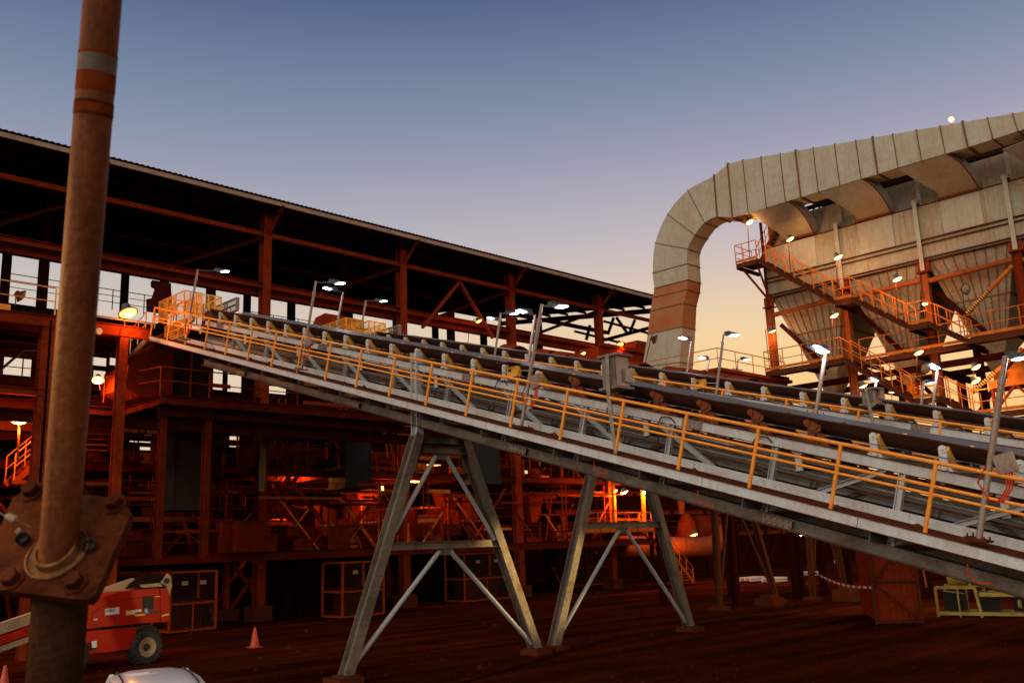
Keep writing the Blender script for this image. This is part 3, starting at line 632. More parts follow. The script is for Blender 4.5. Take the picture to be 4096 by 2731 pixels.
for s_ in (0, 1):
    q = np.array([8.6+s_*1.6, YT+2.2, Z2+.2]); MB().path([q, q+(.2, 0, .9), q+(.9, 0, 1.7), q+(1.5, 0, 1.8)], .05, 6).build('hose', BLACK, TW)
# projecting service platform with a dark cabin
SP = thing('service_platform', 'dark red service platform with handrails under the head of the near conveyor', 'platform', (22, YT, Z4))
xa, xb = PY(640, 1580, YT)[0], 29.5
MB().ibeam((xa, YT, Z4-.12), (xb, YT, Z4-.12), .34, .18).build('edge_beam', REDM, SP)
MB().ibeam((xa, YT+.1, Z4-.6), (xb, YT+.1, Z4-.6), .3, .2).build('edge_beam', REDD, SP)
MB().box((xa, YT+.1, Z4+.05), (xb, YT+8.4, Z4+.09)).build('deck', REDD, SP)
for X in (xa, (xa+xb)/2-.5, xb-3): MB().ibeam((X, YT, Z4-.2), (X, YT+8.4, Z4-.2), .3, .16).build('deck_beam', REDD, SP)
handrail(SP, [(xa-.9, YT+3.2, Z4+.1), (xa, YT, Z4+.1), (xb, YT, Z4+.1)], 1.05, (.5,), 2.1, .024, REDS)
for px_ in (653, 835):
    X = PY(px_, 1900, YT)[0]; MB().ibeam((X, YT+.25, 3.1), (X, YT+.25, Z4-.4), .28, .26, (0, 1, 0), .018).build('post', REDM, SP)
cb = MB(); c0 = PY(650, 1580, YT+1.6); c1 = PY(840, 1580, YT+1.6)
cb.box((c0[0], YT+1.6, Z4+.1), (c1[0], YT+3.9, Z4+2.75)); cb.box((c0[0]-.1, YT+1.5, Z4+2.75), (c1[0]+.1, YT+4.0, Z4+2.85))
CBN = thing('cabin', 'dark steel cabin with a framed door on the service platform', 'cabin', ((c0[0]+c1[0])/2, YT+2.7, Z4+.1))
cb.build('wall', ROOFM, CBN)
d = MB(); w_ = .07
for X in (c0[0]+.25, c0[0]+1.15): d.box((X-w_/2, YT+1.54, Z4+.1), (X+w_/2, YT+1.6, Z4+2.3))
d.box((c0[0]+.28, YT+1.54, Z4+2.23), (c0[0]+1.12, YT+1.6, Z4+2.3)); d.build('door_frame', REDS, CBN)
hd = MB(); q = PY(560, 1585, YT+1.2); pl = [q+(0, 0, 0), q+(1.3, 0, 0), q+(1.3, 0, 2.6), q+(.9, 0, 2.7), q+(.3, 0, 1.9), q+(-.5, 0, 1.2), q+(-.6, 0, .3)]
o = hd.prism(pl, (0, 2.4, 0)).build('screen_hood', REDM); setorigin(o, q); tag(o, 'rounded red machine hood left of the dark cabin on the platform', 'machine hood')

# ---- dark drop chutes hanging in the plant
for i, (xa, xb, ya, yb) in enumerate(((705, 832, 1662, 2040), (1382, 1482, 1700, 1955), (1912, 2000, 1770, 1935))):
    Yq = YC-3.2 if i == 0 else YC-1.2
    p, q = PY(xa, ya, Yq), PY(xb, yb, Yq)
    o = MB().box((p[0], Yq, q[2]), (q[0], Yq+1.6, p[2]))
    for t in (.0, 1): o.beam((p[0]+(q[0]-p[0])*t, Yq-.02, q[2]), (p[0]+(q[0]-p[0])*t, Yq-.02, p[2]), .05, .05, (0, 1, 0))
    o.prism([(p[0]-.08, Yq-.05, q[2]), (q[0]+.08, Yq-.05, q[2]), (q[0]+.08, Yq-.05, q[2]+.12), (p[0]-.08, Yq-.05, q[2]+.12)], (0, 1.7, 0))
    o = o.build('drop_chute', mat('grey_chute_liner', (.010, .0095, .0095), .9) if i == 0 else MATS['grey_chute_liner']); setorigin(o, ((p[0]+q[0])/2, Yq+.8, q[2]))
    tag(o, ('tall dark grey chute behind the service platform, widest of the three', 'dark grey chute left of the A-frame trestle in the plant', 'small dark grey chute hanging between the two A-frame trestles')[i], 'chute', 'drop chutes in the plant')

# ---- vibrating screens, feeders and other machinery on the floors
def screen(x, y, z, w=3.4, l=3.2, h=1.5, k=0):
    t = thing('vibrating_screen', SCR[k], 'screen', (x+w/2, y, z), 'screening machines in the plant')
    b = MB(); b2 = MB(); tl = .6
    b.prism([(x, y, z+.5), (x, y+l, z+.5+tl), (x, y+l, z+.5+tl+h), (x, y, z+.5+h)], (.1, 0, 0)); b2.prism([(x+w-.1, y, z+.5), (x+w-.1, y+l, z+.5+tl), (x+w-.1, y+l, z+.5+tl+h), (x+w-.1, y, z+.5+h)], (.1, 0, 0))
    for c in np.linspace(0, 1, 5): b.beam((x-.06, y+l*c, z+.5+tl*c), (x-.06, y+l*c, z+.5+h+tl*c), .1, .1, (0, 1, 0))
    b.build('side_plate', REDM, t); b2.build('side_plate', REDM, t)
    MB().add([(x+.1, y, z+1.0), (x+w-.1, y, z+1.0), (x+w-.1, y+l, z+1.6), (x+.1, y+l, z+1.6), (x+.1, y, z+1.1), (x+w-.1, y, z+1.1), (x+w-.1, y+l, z+1.7), (x+.1, y+l, z+1.7)], [(0, 3, 2, 1), (4, 5, 6, 7), (0, 1, 5, 4), (1, 2, 6, 5), (2, 3, 7, 6), (3, 0, 4, 7)]).build('screen_deck', REDD, t)
    MB().box((x, y-.06, z+.55), (x+w, y-.01, z+1.2)).build('lip_plate', REDM, t)
    for sx in (x+.2, x+w-.2):
        for sy in (y+.3, y+l-.4):
            s_ = MB()
            for k_ in range(5): s_.lathe((sx, sy, z+.05+k_*.09), [(.0, 0), (.13, .0), (.13, .05), (.0, .05)], 10)
            s_.build('spring', RUST, t)
    return t
SCR = ['red vibrating screen lit orange behind the near trestle', 'red vibrating screen to the left of the near trestle, in shade', 'red vibrating screen between the two A-frame trestles', 'upper red vibrating screen on the mid floor left of the trestle',
       'small red vibrating screen at the far left of the plant', 'upper red vibrating screen behind the near trestle']
for k, (x, y, z) in enumerate(((29.5, 43.9, 3.35), (24.9, 44.2, 3.35), (35.2, 44.2, 3.35), (26.0, 45.0, 7.55), (17.0, 44.4, 3.35), (31.4, 45.2, 7.55))): screen(x, y, z, k=k)
# service pipes, struts and cross bracing
for i in range(46):
    cl = MB()
    x = random.uniform(14, 53); y = random.uniform(44.2, 54); z = random.choice((0.2, 3.4, 3.4, 7.6, 7.6)); h_ = random.uniform(1.2, 3.6)
    if random.random() < .5: cl.beam((x, y, z), (x+random.choice((-1, 1))*random.uniform(.4, 2.4), y, z+h_), .14, .16, (0, 1, 0))
    else: cl.beam((x, y, z), (x, y, z+h_), .18, .18, (0, 1, 0))
    cl.build('strut', REDS, PL)
for i in range(70):
    x = random.uniform(27, 52); y = random.uniform(41.4, 45.5); z = random.choice((3.3, 3.3, 3.3, 7.5)); h_ = random.uniform(.8, 3.4); w_ = random.uniform(.05, .16)
    cl = MB()
    if i % 3 == 0: cl.beam((x, y, z), (x, y, z+h_), w_, w_, (0, 1, 0))
    elif i % 3 == 1: cl.beam((x, y, z), (x+random.choice((-1, 1))*h_*.9, y, z+h_), w_, w_, (0, 1, 0))
    else: cl.beam((x, y, z+h_), (x+random.uniform(.8, 3), y, z+h_), w_, w_*1.6)
    cl.build('bracing', REDS if i % 4 else ORS, PL)
for i in range(9):
    x = random.uniform(14, 48); y = random.uniform(44, 50); z = random.choice((2.5, 6.6, 10.2)); l = random.uniform(4, 9)
    MB().tube((x, y, z), (x+l, y, z), random.uniform(.06, .16), 8).build('service_pipe', REDS if i % 2 else RUST, PL)
# plating, feed bins and hoppers that close off the view between the floors
HB = ['dark feed bin on the mid floor behind the tall chute', 'dark feed bin on the mid floor behind the white-patched column', 'dark feed bin on the mid floor behind the near trestle head', 'dark feed bin on the mid floor between the trestles', 'dark feed bin high under the near conveyor at the right']
for k, (x, y) in list(enumerate(((19.0, 50.5), (27.5, 51.5), (33.4, 50.5), (38.6, 50.5), (44.6, 49.5))))[2:]:
    t = thing('feed_bin', HB[k], 'bin', (x+2, y+2, 7.6), 'feed bins in the plant'); b = MB()
    b.box((x, y, 8.9), (x+4, y+4, 10.4)); b.add([(x, y, 8.9), (x+4, y, 8.9), (x+4, y+4, 8.9), (x, y+4, 8.9), (x+1.4, y+1.4, 7.5), (x+2.6, y+1.4, 7.5), (x+2.6, y+2.6, 7.5), (x+1.4, y+2.6, 7.5)], [(4, 5, 1, 0), (5, 6, 2, 1), (6, 7, 3, 2), (7, 4, 0, 3)])
    b.build('shell', REDD, t); f = MB()
    for c in np.linspace(0, 4, 5): f.beam((x+c, y-.05, 8.9), (x+c, y-.05, 10.4), .08, .1, (0, 1, 0))
    f.build('stiffener', REDS, t)
for k_, (p0, q0, z_) in enumerate((((12.0, 40.5), (24, 40.5), 3.3), ((24, 40.5), (33, 40.5), 3.3), ((36, 40.5), (53, 40.5), 3.3), ((14, 43.4), (24, 43.4), 7.55), ((24.9, 43.4), (33, 43.4), 7.55), ((33.9, 43.4), (46, 43.4), 7.55))):
    handrail(PL, [(p0[0], p0[1], z_), (q0[0], q0[1], z_)], 1.0, (.5,), 1.9, .022, REDS)

# ---- stairs
def stair(name, label, top, bot, wdir, width, mt=REDS, rmt=None, group='stairs', both=True, h=.95, sp=.95, split=True, tread=True):
    top, bot = np.asarray(top, float), np.asarray(bot, float); w = nrm(wdir)*width
    t = thing(name, label, 'stairs', bot+w/2, group)
    for o_ in (np.zeros(3), w): MB().chan(top+o_, bot+o_, .22, .07, (0, 0, 1), 1, .014).build('stringer', mt, t)
    b = MB(); n_ = max(3, int(abs(top[2]-bot[2])/.2)); d = bot-top; hd_ = nrm((d[0], d[1], 0))
    if tread:
        for i in range(1, n_): c = top+d*i/n_+w/2; b.obox(c, hd_*.12, w/2*.96, (0, 0, .018))
        b.build('treads', mt, t)
    for o_ in ((np.zeros(3), w) if both else (np.zeros(3),)):
        handrail(t, [top+o_+(0, 0, .1), bot+o_+(0, 0, .1)], h, (.5,), sp, .024, rmt or YEL, 6, split=split)
    return t
# left stair inside the tower, by the lamp
p, q = PY(210, 1800, 37.5), PY(55, 1930, 37.5)
stair('staircase', 'orange-lit stair with double handrail at the far left edge, beside a lamp post', p+(0, 0, 0), q, (0, 1, 0), 1.0, REDS, ORS)
p, q = PY(360, 1625, 38.5), PY(395, 1800, 38.5)
st = thing('staircase', 'steep shadowed stair right of the foreground pole, below the tower deck', 'stairs', (q[0], q[1], q[2]), 'stairs')
b = MB()
for i in range(9): c = p+(q-p)*i/8; b.box((c[0]-.45, 38.5, c[2]-.03), (c[0]+.45, 38.8, c[2]+.03))
b.build('treads', REDS, st); MB().beam(p+(.5, 0, 0), q+(.5, 0, 0), .06, .26).build('stringer', REDD, st)
# plant stairs in the orange glow left of the trestle, and the lit stair right of the second trestle
stair('staircase', 'dim red stair rising inside the plant, left of the near trestle', PY(1215, 1870, 45.2), PY(1065, 2080, 45.2), (0, 1, 0), .9, REDS, REDS)
sp_ = thing('service_platform', 'orange-lit landing with handrail above the flight of stairs, right of the second trestle', 'platform', PY(2520, 2120, 41.0))
p0 = PY(2420, 2112, 41.0); p1 = PY(2610, 2112, 41.0); zl = (p0[2]+p1[2])/2
MB().box((p0[0]-2, 41, zl-.1), (p1[0], 44, zl)).build('deck', REDD, sp_); MB().beam((p0[0]-2, 40.95, zl-.12), (p1[0], 40.95, zl-.12), .06, .26).build('edge_beam', ORS, sp_)
handrail(sp_, [(p0[0]-2, 41.05, zl), (p1[0], 41.05, zl)], 1.05, (.5,), 1.3, .03, ORS)
for X in (p0[0]-1.9, p1[0]-.1): MB().ibeam((X, 41.1, 0), (X, 41.1, zl-.2), .22, .2, (0, 1, 0)).build('post', REDD, sp_)
for X in (PY(2453, 1960, 42)[0], PY(2570, 1960, 42)[0]): MB().beam((X, 42, zl), (X, 42, zl+5.4), .2, .2, (0, 1, 0)).build('post', ORS, sp_)
MB().beam((PY(2453, 1960, 42)[0], 42, zl+4.2), (PY(2570, 1960, 42)[0], 42, zl+4.2), .12, .3).build('lintel', ORS, sp_)
foot = PZ(2775, 2335); stair('staircase', 'orange-lit flight of stairs coming down to the yard right of the second trestle', (p1[0], 41.05, zl), (foot[0], 41.05, .1), (0, 1, 0), 1.0, ORS, ORS)

# ---- pipe with an elbow
pe = [PY(2490, 2185, 45), PY(2800, 2187, 45), PY(2850, 2180, 45), PY(2885, 2160, 45), PY(2900, 2120, 45)]
o = MB().path(pe, .78, 16).build('elbow_pipe', ORC); setorigin(o, pe[0]); tag(o, 'thick orange-lit pipe with an upturned elbow behind the flight of stairs', 'pipe')
sm = thing('sump_pump', 'orange-lit pump set with a bright funnel behind the elbow pipe', 'pump', PY(2740, 2120, 46))
c = PY(2724, 2010, 46); b = MB().lathe(c, [(.0, -.9), (.22, -.9), (.34, .3), (.36, .3), (.36, .36), (0, .36)], 14); b.build('funnel', ORC, sm)
c = PY(2745, 2080, 46); b = MB().lathe(c, [(0, -1.6), (.9, -1.6), (.75, -.2), (.3, .5), (0, .5)], 16); b.build('housing', REDS, sm)
b = MB(); c = PY(2820, 2090, 46.5); b.box((c[0]-1, 46.5, c[2]-1.2), (c[0]+1.1, 47.4, c[2]+.6)); b.box((c[0]+1.5, 46.5, c[2]-.6), (c[0]+2.7, 47.2, c[2]+.5)); b.build('motor_case', REDS, sm)
# distant gallery that closes the yard on the right
GL = thing('pump_gallery', 'long dim red steel gallery far behind the trestles on the right', 'gallery', (75, 52, 0))
b = MB(); b.box((61, 56, 5.5), (125, 56.4, 9.5)); b.box((52, 58, 0), (130, 58.3, 6)); b.build('wall', REDD, GL)
for X in np.arange(55, 122, 5.2):
    MB().ibeam((X, 52, 0), (X, 52, 7.2), .4, .36, (0, 1, 0)).build('column', REDD, GL)
    MB().beam((X, 52, .5), (X+5, 52, 5.4), .16, .2, (0, 1, 0)).build('brace', REDD, GL)
for z_ in (3.6, 5.6, 7.2): MB().ibeam((52, 52, z_), (124, 52, z_), .4, .3).build('beam', REDS, GL)
handrail(GL, [(52, 51.8, 3.8), (124, 51.8, 3.8)], 1.0, (.5,), 2.5, .03, REDS, split=False)
# inclined far belt gallery crossing low behind the trestles
# ---- mesh enclosures under the low deck
def cage(lo, hi, label, mt=None):
    mt = mt or CAGEM
    t = thing('mesh_enclosure', label, 'enclosure', ((lo[0]+hi[0])/2, lo[1], lo[2]), 'mesh enclosures under the low deck')
    x0, y0, z0 = lo; x1, y1, z1 = hi; w = .045; f = MB()
    for X in (x0, x1):
        for Y in (y0, y1): f.box((X-w, Y-w, z0), (X+w, Y+w, z1))
    for Y in (y0, y1):
        for Z in (z0, (z0+z1)/2-.1, z1): f.beam((x0, Y, Z), (x1, Y, Z), 2*w*.9, 2*w*.9)
        f.beam(((x0+x1)/2, Y, z0), ((x0+x1)/2, Y, (z0+z1)/2), .05, .05, (0, 1, 0))
    for X in (x0, x1):
        for Z in (z0, (z0+z1)/2-.1, z1): f.beam((X, y0, Z), (X, y1, Z), 2*w*.9, 2*w*.9)
    f.build('frame', mt, t); m_ = MB(); r = .006
    for Z in np.arange(z0+.1, z1, .1):
        m_.beam((x0, y0, Z), (x1, y0, Z), r, r); m_.beam((x0, y0, Z), (x0, y1, Z), r, r)
    for X in np.arange(x0+.1, x1, .1): m_.beam((X, y0, z0), (X, y0, z1), r, r, (0, 1, 0))
    m_.build('mesh', MESHM, t)
    for k_ in range(2):
        X = x0+(x1-x0)*(.3+.4*k_); MB().box((X-.14, y0-.02, z1-.55), (X+.14, y0-.012, z1-.38)).build('sign_plate', CREAM, t)
    MB().box((x0+.4, y0+.5, z0+.1), (x1-.4, y1-.3, z0+1.3)).build('machine_guard', REDD, t)
    return t
def cagepx(xl, xr, yt, yb, label, dy=1.7):
    p = PZ((xl+xr)/2, yb); Y = p[1]; a_, b_ = PY(xl, yb, Y), PY(xr, yb, Y); zt = PY(xl, yt, Y)[2]
    return cage((a_[0], Y, .12), (b_[0], Y+dy, zt), label)
cagepx(675, 860, 2290, 2530, 'mesh enclosure right behind the red boom lift')
cagepx(1370, 1535, 2250, 2470, 'mesh enclosure behind the near leg of the galvanised trestle')
cagepx(1860, 2040, 2215, 2405, 'mesh enclosure between the legs of the galvanised trestle')
cagepx(2275, 2440, 2190, 2345, 'mesh enclosure between the legs of the second trestle')
# plinths with crossed struts right of the lift
pn = thing('crossed_strut_frame', 'crossed red struts on a plinth right of the mesh enclosure', 'frame', PZ(900, 2490)); q = PZ(900, 2480)
MB().box(tuple(q+(-.5, -.5, 0)), tuple(q+(.5, .5, .55))).build('plinth', CONC, pn)
MB().ibeam(q+(0, 0, .55), q+(0, 0, 3.0), .3, .26, (0, 1, 0)).build('post', REDS, pn)
for dx in (0.25, 2.2): MB().beam(q+(dx, 0, .5), q+(2.35-dx+.1, 0, 2.9), .14, .18, (0, 1, 0)).build('strut', REDS, pn)

# ---- thin steelwork in front of the left bays
rw = random.Random(11)
for i in range(84):
    x = rw.uniform(12, 31); y = rw.uniform(41.2, 44.5); z = rw.choice((3.3, 3.3, 4.6, 7.5, 8.4)); h_ = rw.uniform(.8, 3.2); w_ = rw.uniform(.05, .14); cl = MB()
    if i % 4 == 0: cl.beam((x, y, z), (x, y, z+h_), w_, w_, (0, 1, 0))
    elif i % 4 == 1: cl.beam((x, y, z), (x+rw.choice((-1, 1))*h_*.9, y, z+h_), w_, w_, (0, 1, 0))
    elif i % 4 == 2: cl.beam((x, y, z+h_), (x+rw.uniform(1.2, 4.5), y, z+h_), w_, w_*1.6)
    else: cl.path([(x, y, z+h_), (x+rw.uniform(.6, 2.4), y, z+h_), (x+2.5, y, z+h_*.4), (x+2.6, y, z)], w_*.6, 6)
    cl.build('tie_bar' if i % 4 < 3 else 'bent_pipe', REDS if i % 3 else ORC, PL)
for x, y, z, l in ((14.5, 42.2, 5.6, 5), (20, 42.0, 5.4, 4), (26, 42.4, 5.7, 6), (16, 44.6, 9.6, 7), (25.5, 44.4, 9.3, 5)):
    handrail(PL, [(x, y, z), (x+l, y, z)], 1.0, (.5,), 1.2, .022, REDS); MB().box((x, y, z-.1), (x+l, y+1.1, z-.02)).build('walkway_plate', REDM, PL)
# ---- clutter on the plant floors: motors, gearboxes, pipe runs, cable trays, small ladders
rq = random.Random(21)
def spot_(): return rq.uniform(13, 53), rq.uniform(43.9, 47.5), rq.choice((3.35, 3.35, 7.55))
for i in range(34):
    x, y, z = spot_(); l = rq.uniform(.5, 1.1); r_ = rq.uniform(.16, .34); b = MB(); b.tube((x, y, z+r_+.15), (x+l, y, z+r_+.15), r_, 14); b.tube((x+l, y, z+r_+.15), (x+l+.25, y, z+r_+.15), r_*.35, 8); b.box((x+.05, y-r_, z), (x+l-.05, y+r_, z+.15)); b.box((x+l*.35, y-r_*1.3, z+r_), (x+l*.65, y-r_*.7, z+r_*2)); b.build('motor', REDS if i % 3 else ORS, PL)
for i in range(26):
    x, y, z = spot_(); w_ = rq.uniform(.5, 1.3); h_ = rq.uniform(.5, 1.7); b = MB(); b.prism([(x, y, z), (x+w_, y, z), (x+w_, y, z+h_*.7), (x+w_*.7, y, z+h_), (x+w_*.15, y, z+h_)], (0, rq.uniform(.4, 1), 0)); b.beam((x-.05, y-.03, z+h_*.4), (x+w_+.05, y-.03, z+h_*.4), .05, .08); b.build('gearbox', REDM, PL)
for i in range(30):
    x, y, z = spot_(); z += rq.uniform(1.4, 3.2); l = rq.uniform(1.5, 5); r_ = rq.uniform(.035, .11); p = [(x, y, z), (x+l, y, z), (x+l+.25, y, z-.25), (x+l+.25, y, z-rq.uniform(.8, 2.2))]; MB().path(p, r_, 8).build('pipe_run', REDS if i % 3 else ORS, PL)
for z_ in (5.9, 6.4, 9.9): 
    for x0_ in (12, 25, 37): MB().chan((x0_, 44.1, z_), (x0_+rq.uniform(8, 12), 44.1, z_), .1, .3, (0, 0, 1), 1, .02).build('cable_tray', REDD if z_ > 9 else REDS, PL)
for i in range(12):
    x, y, z = rq.uniform(14, 52), rq.uniform(42.6, 43.2), rq.choice((3.3, 7.5)); b = MB()
    for dx in (0, .4): b.beam((x+dx, y, z), (x+dx, y, z+3.6), .05, .05, (0, 1, 0))
    for k in range(11): b.beam((x, y, z+.3+k*.3), (x+.4, y, z+.3+k*.3), .03, .03)
    b.build('ladder', REDS, PL)
for i in range(9):
    x, y, z = rq.uniform(15, 50), rq.uniform(44, 46), rq.choice((3.35, 7.55)); w_ = rq.uniform(1, 1.8); b = MB(); b.add([(x, y, z+3.2), (x+w_, y, z+3.2), (x+w_, y+1.2, z+3.2), (x, y+1.2, z+3.2), (x+w_*.3, y+.3, z+1.3), (x+w_*.7, y+.3, z+1.3), (x+w_*.7, y+.8, z+1.3), (x+w_*.3, y+.8, z+1.3)], [(4, 5, 1, 0), (5, 6, 2, 1), (6, 7, 3, 2), (7, 4, 0, 3), (3, 2, 1, 0)]); b.beam((x-.05, y-.03, z+3.15), (x+w_+.05, y-.03, z+3.15), .08, .12); b.build('feed_chute', REDS, PL)
# clutter on the tower decks and the yard under the low deck
for i in range(16):
    x, y = rq.uniform(6, 26), rq.uniform(37.5, 41); z = 3.3; w_ = rq.uniform(.4, 1.4); h_ = rq.uniform(.4, 1.5); b = MB().box((x, y, z), (x+w_, y+.6, z+h_)); b.beam((x, y-.02, z+h_), (x+w_, y-.02, z+h_), .08, .08); b.build('machine_base', REDD if i % 2 else REDM, TW)
# stones and clods on the dirt
rg = random.Random(5); gr = MB()
for i in range(2600):
    d_ = 12+58*rg.random()**1.3; az_ = HEAD+R(rg.uniform(-30, 30)); x, y = d_*math.sin(az_), d_*math.cos(az_); r_ = rg.uniform(.015, .06)*(1+(rg.random() < .05)*2.0); a0 = rg.uniform(0, 6.3)
    vs_ = [(x+r_*math.cos(a0+k*1.57)*rg.uniform(.7, 1.3), y+r_*math.sin(a0+k*1.57)*rg.uniform(.7, 1.3), -.01) for k in range(4)]+[(x+r_*.4*math.cos(a0+k*1.57+.5), y+r_*.4*math.sin(a0+k*1.57+.5), r_*rg.uniform(.5, .9)) for k in range(4)]
    gr.add(vs_, [(0, 1, 5, 4), (1, 2, 6, 5), (2, 3, 7, 6), (3, 0, 4, 7), (4, 5, 6, 7)])
tag(gr.build('gravel', mat('red_dusty_stone', (.062, .011, .004), .9, 0, (.03, .007, .003), .6, 3.0)), kind='stuff')
# wheel ruts: low churned ridges of dirt sweeping across the yard
rt = MB()
for off in (0, 1.7, 5.1, 6.8, 11.5, 13.2):
    prev = None
    for k in range(90):
        t = k/89; x = 12+off*.72+t*46; y = 12+off*.1+t*9+6*math.sin(t*2.2)+off*.95; w_ = .22+.1*rg.random(); h_ = .015+.03*rg.random()
        row = [(x+.2, y-w_*1.6, -.005), (x+.1, y-w_, h_), (x, y-w_*.4, .008), (x, y+w_*.4, .008), (x-.1, y+w_, h_*rg.uniform(.6, 1.2)), (x-.2, y+w_*1.6, -.005)]
        i0 = len(rt.v); rt.v += row
        if k: rt.f += [(i0-6+j, i0+j, i0+j+1, i0-5+j) for j in range(5)]
tag(rt.build('wheel_ruts', GROUND), kind='structure')
# ------------------------------------------------------------------ dust collector with its duct
RUSTD = mat('rust_brown_rib', (.19, .10, .05), .8, 0, (.11, .045, .022), .6, 3.0)
BG = thing('dust_collector', 'large beige dust collector with rust-streaked casing and a row of tapered hoppers, upper right', 'dust collector', (47, 16, 0))
CY = [25.61, 21.32, 17.21, 13.04, 8.85, 4.7]; XB = 45.0
zr = lambda z: z+EYE
yL, yR = 25.72, 4.6
MB().box((XB, yR, zr(13.75)), (XB+6, yL, zr(15.46))).build('lower_casing', CASE, BG)
MB().box((XB+.03, yR, zr(12.67)), (XB+6, yL, zr(13.745))).build('lower_casing', CASE, BG)
MB().box((XB+.45, yR, zr(15.465)), (XB+6, yL-.25, zr(17.0))).build('upper_casing', CASE, BG)
b = MB()
for z_ in (13.72, 13.5, 12.80, 12.66): b.beam((XB-.04, yR, zr(z_)), (XB-.04, yL+.02, zr(z_)), .1, .045)
b.beam((XB+.2, yR, zr(15.44)), (XB+.2, yL, zr(15.44)), .46, .05)
b.build('casing_ledge', RUST, BG)
for Y in CY[1:]:
    b = MB()
    b.beam((XB-.06, Y, zr(12.2)), (XB-.06, Y, zr(15.75)), .2, .12, (0, 1, 0)); b.beam((XB-.14, Y, zr(12.2)), (XB-.14, Y, zr(15.7)), .05, .2, (0, 1, 0))
    b.beam((XB+.36, Y-.1, zr(15.5)), (XB+.36, Y-.1, zr(17.0)), .18, .18, (0, 1, 0)); b.beam((XB+.15, Y, zr(15.6)), (XB+.15, Y, zr(15.8)), .5, .3, (0, 1, 0))
    b.build('casing_rib', DUCT, BG)
b = MB()
for Y in (yL-.5, ): b.beam((XB+.0, Y+.45, zr(12.3)), (XB+.0, Y+.45, zr(17.0)), .12, .12, (0, 1, 0))
b.build('corner_angle', RUST, BG)
# hoppers
for k in range(5):
    ya, yb = CY[k]-.12, CY[k+1]+.12; yc = (ya+yb)/2; xc = XB+2.0
    def lev(x0, x1, hw, z): return np.array([(x0, yc+hw, zr(z)), (x1, yc+hw, zr(z)), (x1, yc-hw, zr(z)), (x0, yc-hw, zr(z))])
    lv = [lev(XB+.12, XB+5.6, (ya-yb)/2, 12.62), lev(XB+1.3, XB+4.0, .82, 8.9), lev(XB+1.4, XB+3.2, .62, 8.35), lev(xc-.3, xc+.4, .28, 7.2)]
    b = MB()
    for l_ in lv: b.v += [tuple(p) for p in l_]
    for i in range(3): b.f += [(i*4+j, i*4+(j+1) % 4, i*4+4+(j+1) % 4, i*4+4+j) for j in range(4)]
    b.f += [(3, 2, 1, 0), (12, 13, 14, 15)]
    hp = b.build('hopper', HOPM, BG); r = MB(); t, o_ = lv[0], lv[1]
    for f in np.linspace(.07, .93, 8):
        p = t[0]+(t[3]-t[0])*f; q = o_[0]+(o_[3]-o_[0])*f; r.beam(p+(-.02, 0, 0), q+(-.02, 0, 0), .028, .045, (1, 0, 0))
    for f in (.56, 1.0):
        c = [t[i]+(o_[i]-t[i])*f for i in range(4)]
        for i in range(4): r.beam(c[i], c[(i+1) % 4], .1, .07)
    r.build('hopper_stiffener', RUSTD, hp)
    v = MB().lathe((xc, yc, zr(6.45)), [(0, -.2), (.42, -.2), (.42, .1), (.3, .2), (.3, .75), (0, .75)], 14); v.beam((xc-.9, yc-.5, zr(6.6)), (xc+.3, yc-.5, zr(6.6)), .05, .05); v.lathe((xc-.9, yc-.5, zr(6.6)), [(.2, -.02), (.26, -.02), (.26, .02), (.2, .02), (.2, -.02)], 14, (1, 0, 0)); v.build('outlet_valve', ORS, hp)
# frame
for k, Y in enumerate(CY):
    MB().ibeam((XB-.02, Y, zr(4.6)), (XB-.02, Y, zr(12.05)), .36, .34, (0, 1, 0), .022).build('column', ORC if k < 3 else REDS, BG)
    MB().ibeam((XB-.02, Y, 0), (XB-.02, Y, zr(4.6)), .35, .33, (0, 1, 0), .022).build('column', REDD, BG)
    b = MB(); b.prism([(XB-.25, Y-.3, zr(12.1)), (XB-.25, Y+.3, zr(12.1)), (XB+.25, Y+.3, zr(12.1)), (XB+.25, Y-.3, zr(12.1))], (0, 0, .05)); b.beam((XB, Y-.14, zr(12.1)), (XB, Y-.14, zr(12.7)), .06, .3, (0, 1, 0)); b.beam((XB, Y+.14, zr(12.1)), (XB, Y+.14, zr(12.7)), .06, .3, (0, 1, 0)); b.build('bearing', REDS, BG)
    MB().ibeam((XB+5.6, Y, 0), (XB+5.6, Y, zr(12.6)), .36, .34, (0, 1, 0), .022).build('column', REDD, BG)
for k in range(5):
    MB().tube((XB-.05, CY[k]-.2, zr(11.66)), (XB-.05, CY[k+1]+.2, zr(11.78)), .13, 12).build('tie_tube', ORC, BG)
    MB().beam((XB+.6, CY[k]-.25, zr(11.2)), (XB+.6, CY[k+1]+1.6, zr(8.4)), .16, .2).build('brace', REDD, BG)
    for z_ in (7.55, 4.6): MB().ibeam((XB, CY[k]-.2, zr(z_)), (XB, CY[k+1]+.2, zr(z_)), .3, .2).build('frame_beam', REDD, BG)
    yc = (CY[k]+CY[k+1])/2
    for s_ in (0, 1): MB().beam((XB+2.8, CY[k+s_], zr(4.6)), (XB+2.8, yc, zr(7.4)), .14, .18).build('brace', REDD, BG)
    MB().ibeam((XB+2.8, CY[k], zr(7.5)), (XB+2.8, CY[k+1], zr(7.5)), .3, .2).build('frame_beam', REDD, BG)
for k in range(6):
    for z_ in (7.55, 4.6): MB().ibeam((XB, CY[k], zr(z_-.3)), (XB+5.6, CY[k], zr(z_-.3)), .3, .2).build('frame_beam', REDD, BG)
    MB().ibeam((XB+2.8, CY[k], 0), (XB+2.8, CY[k], zr(7.4)), .3, .28, (0, 1, 0)).build('column', REDD, BG)
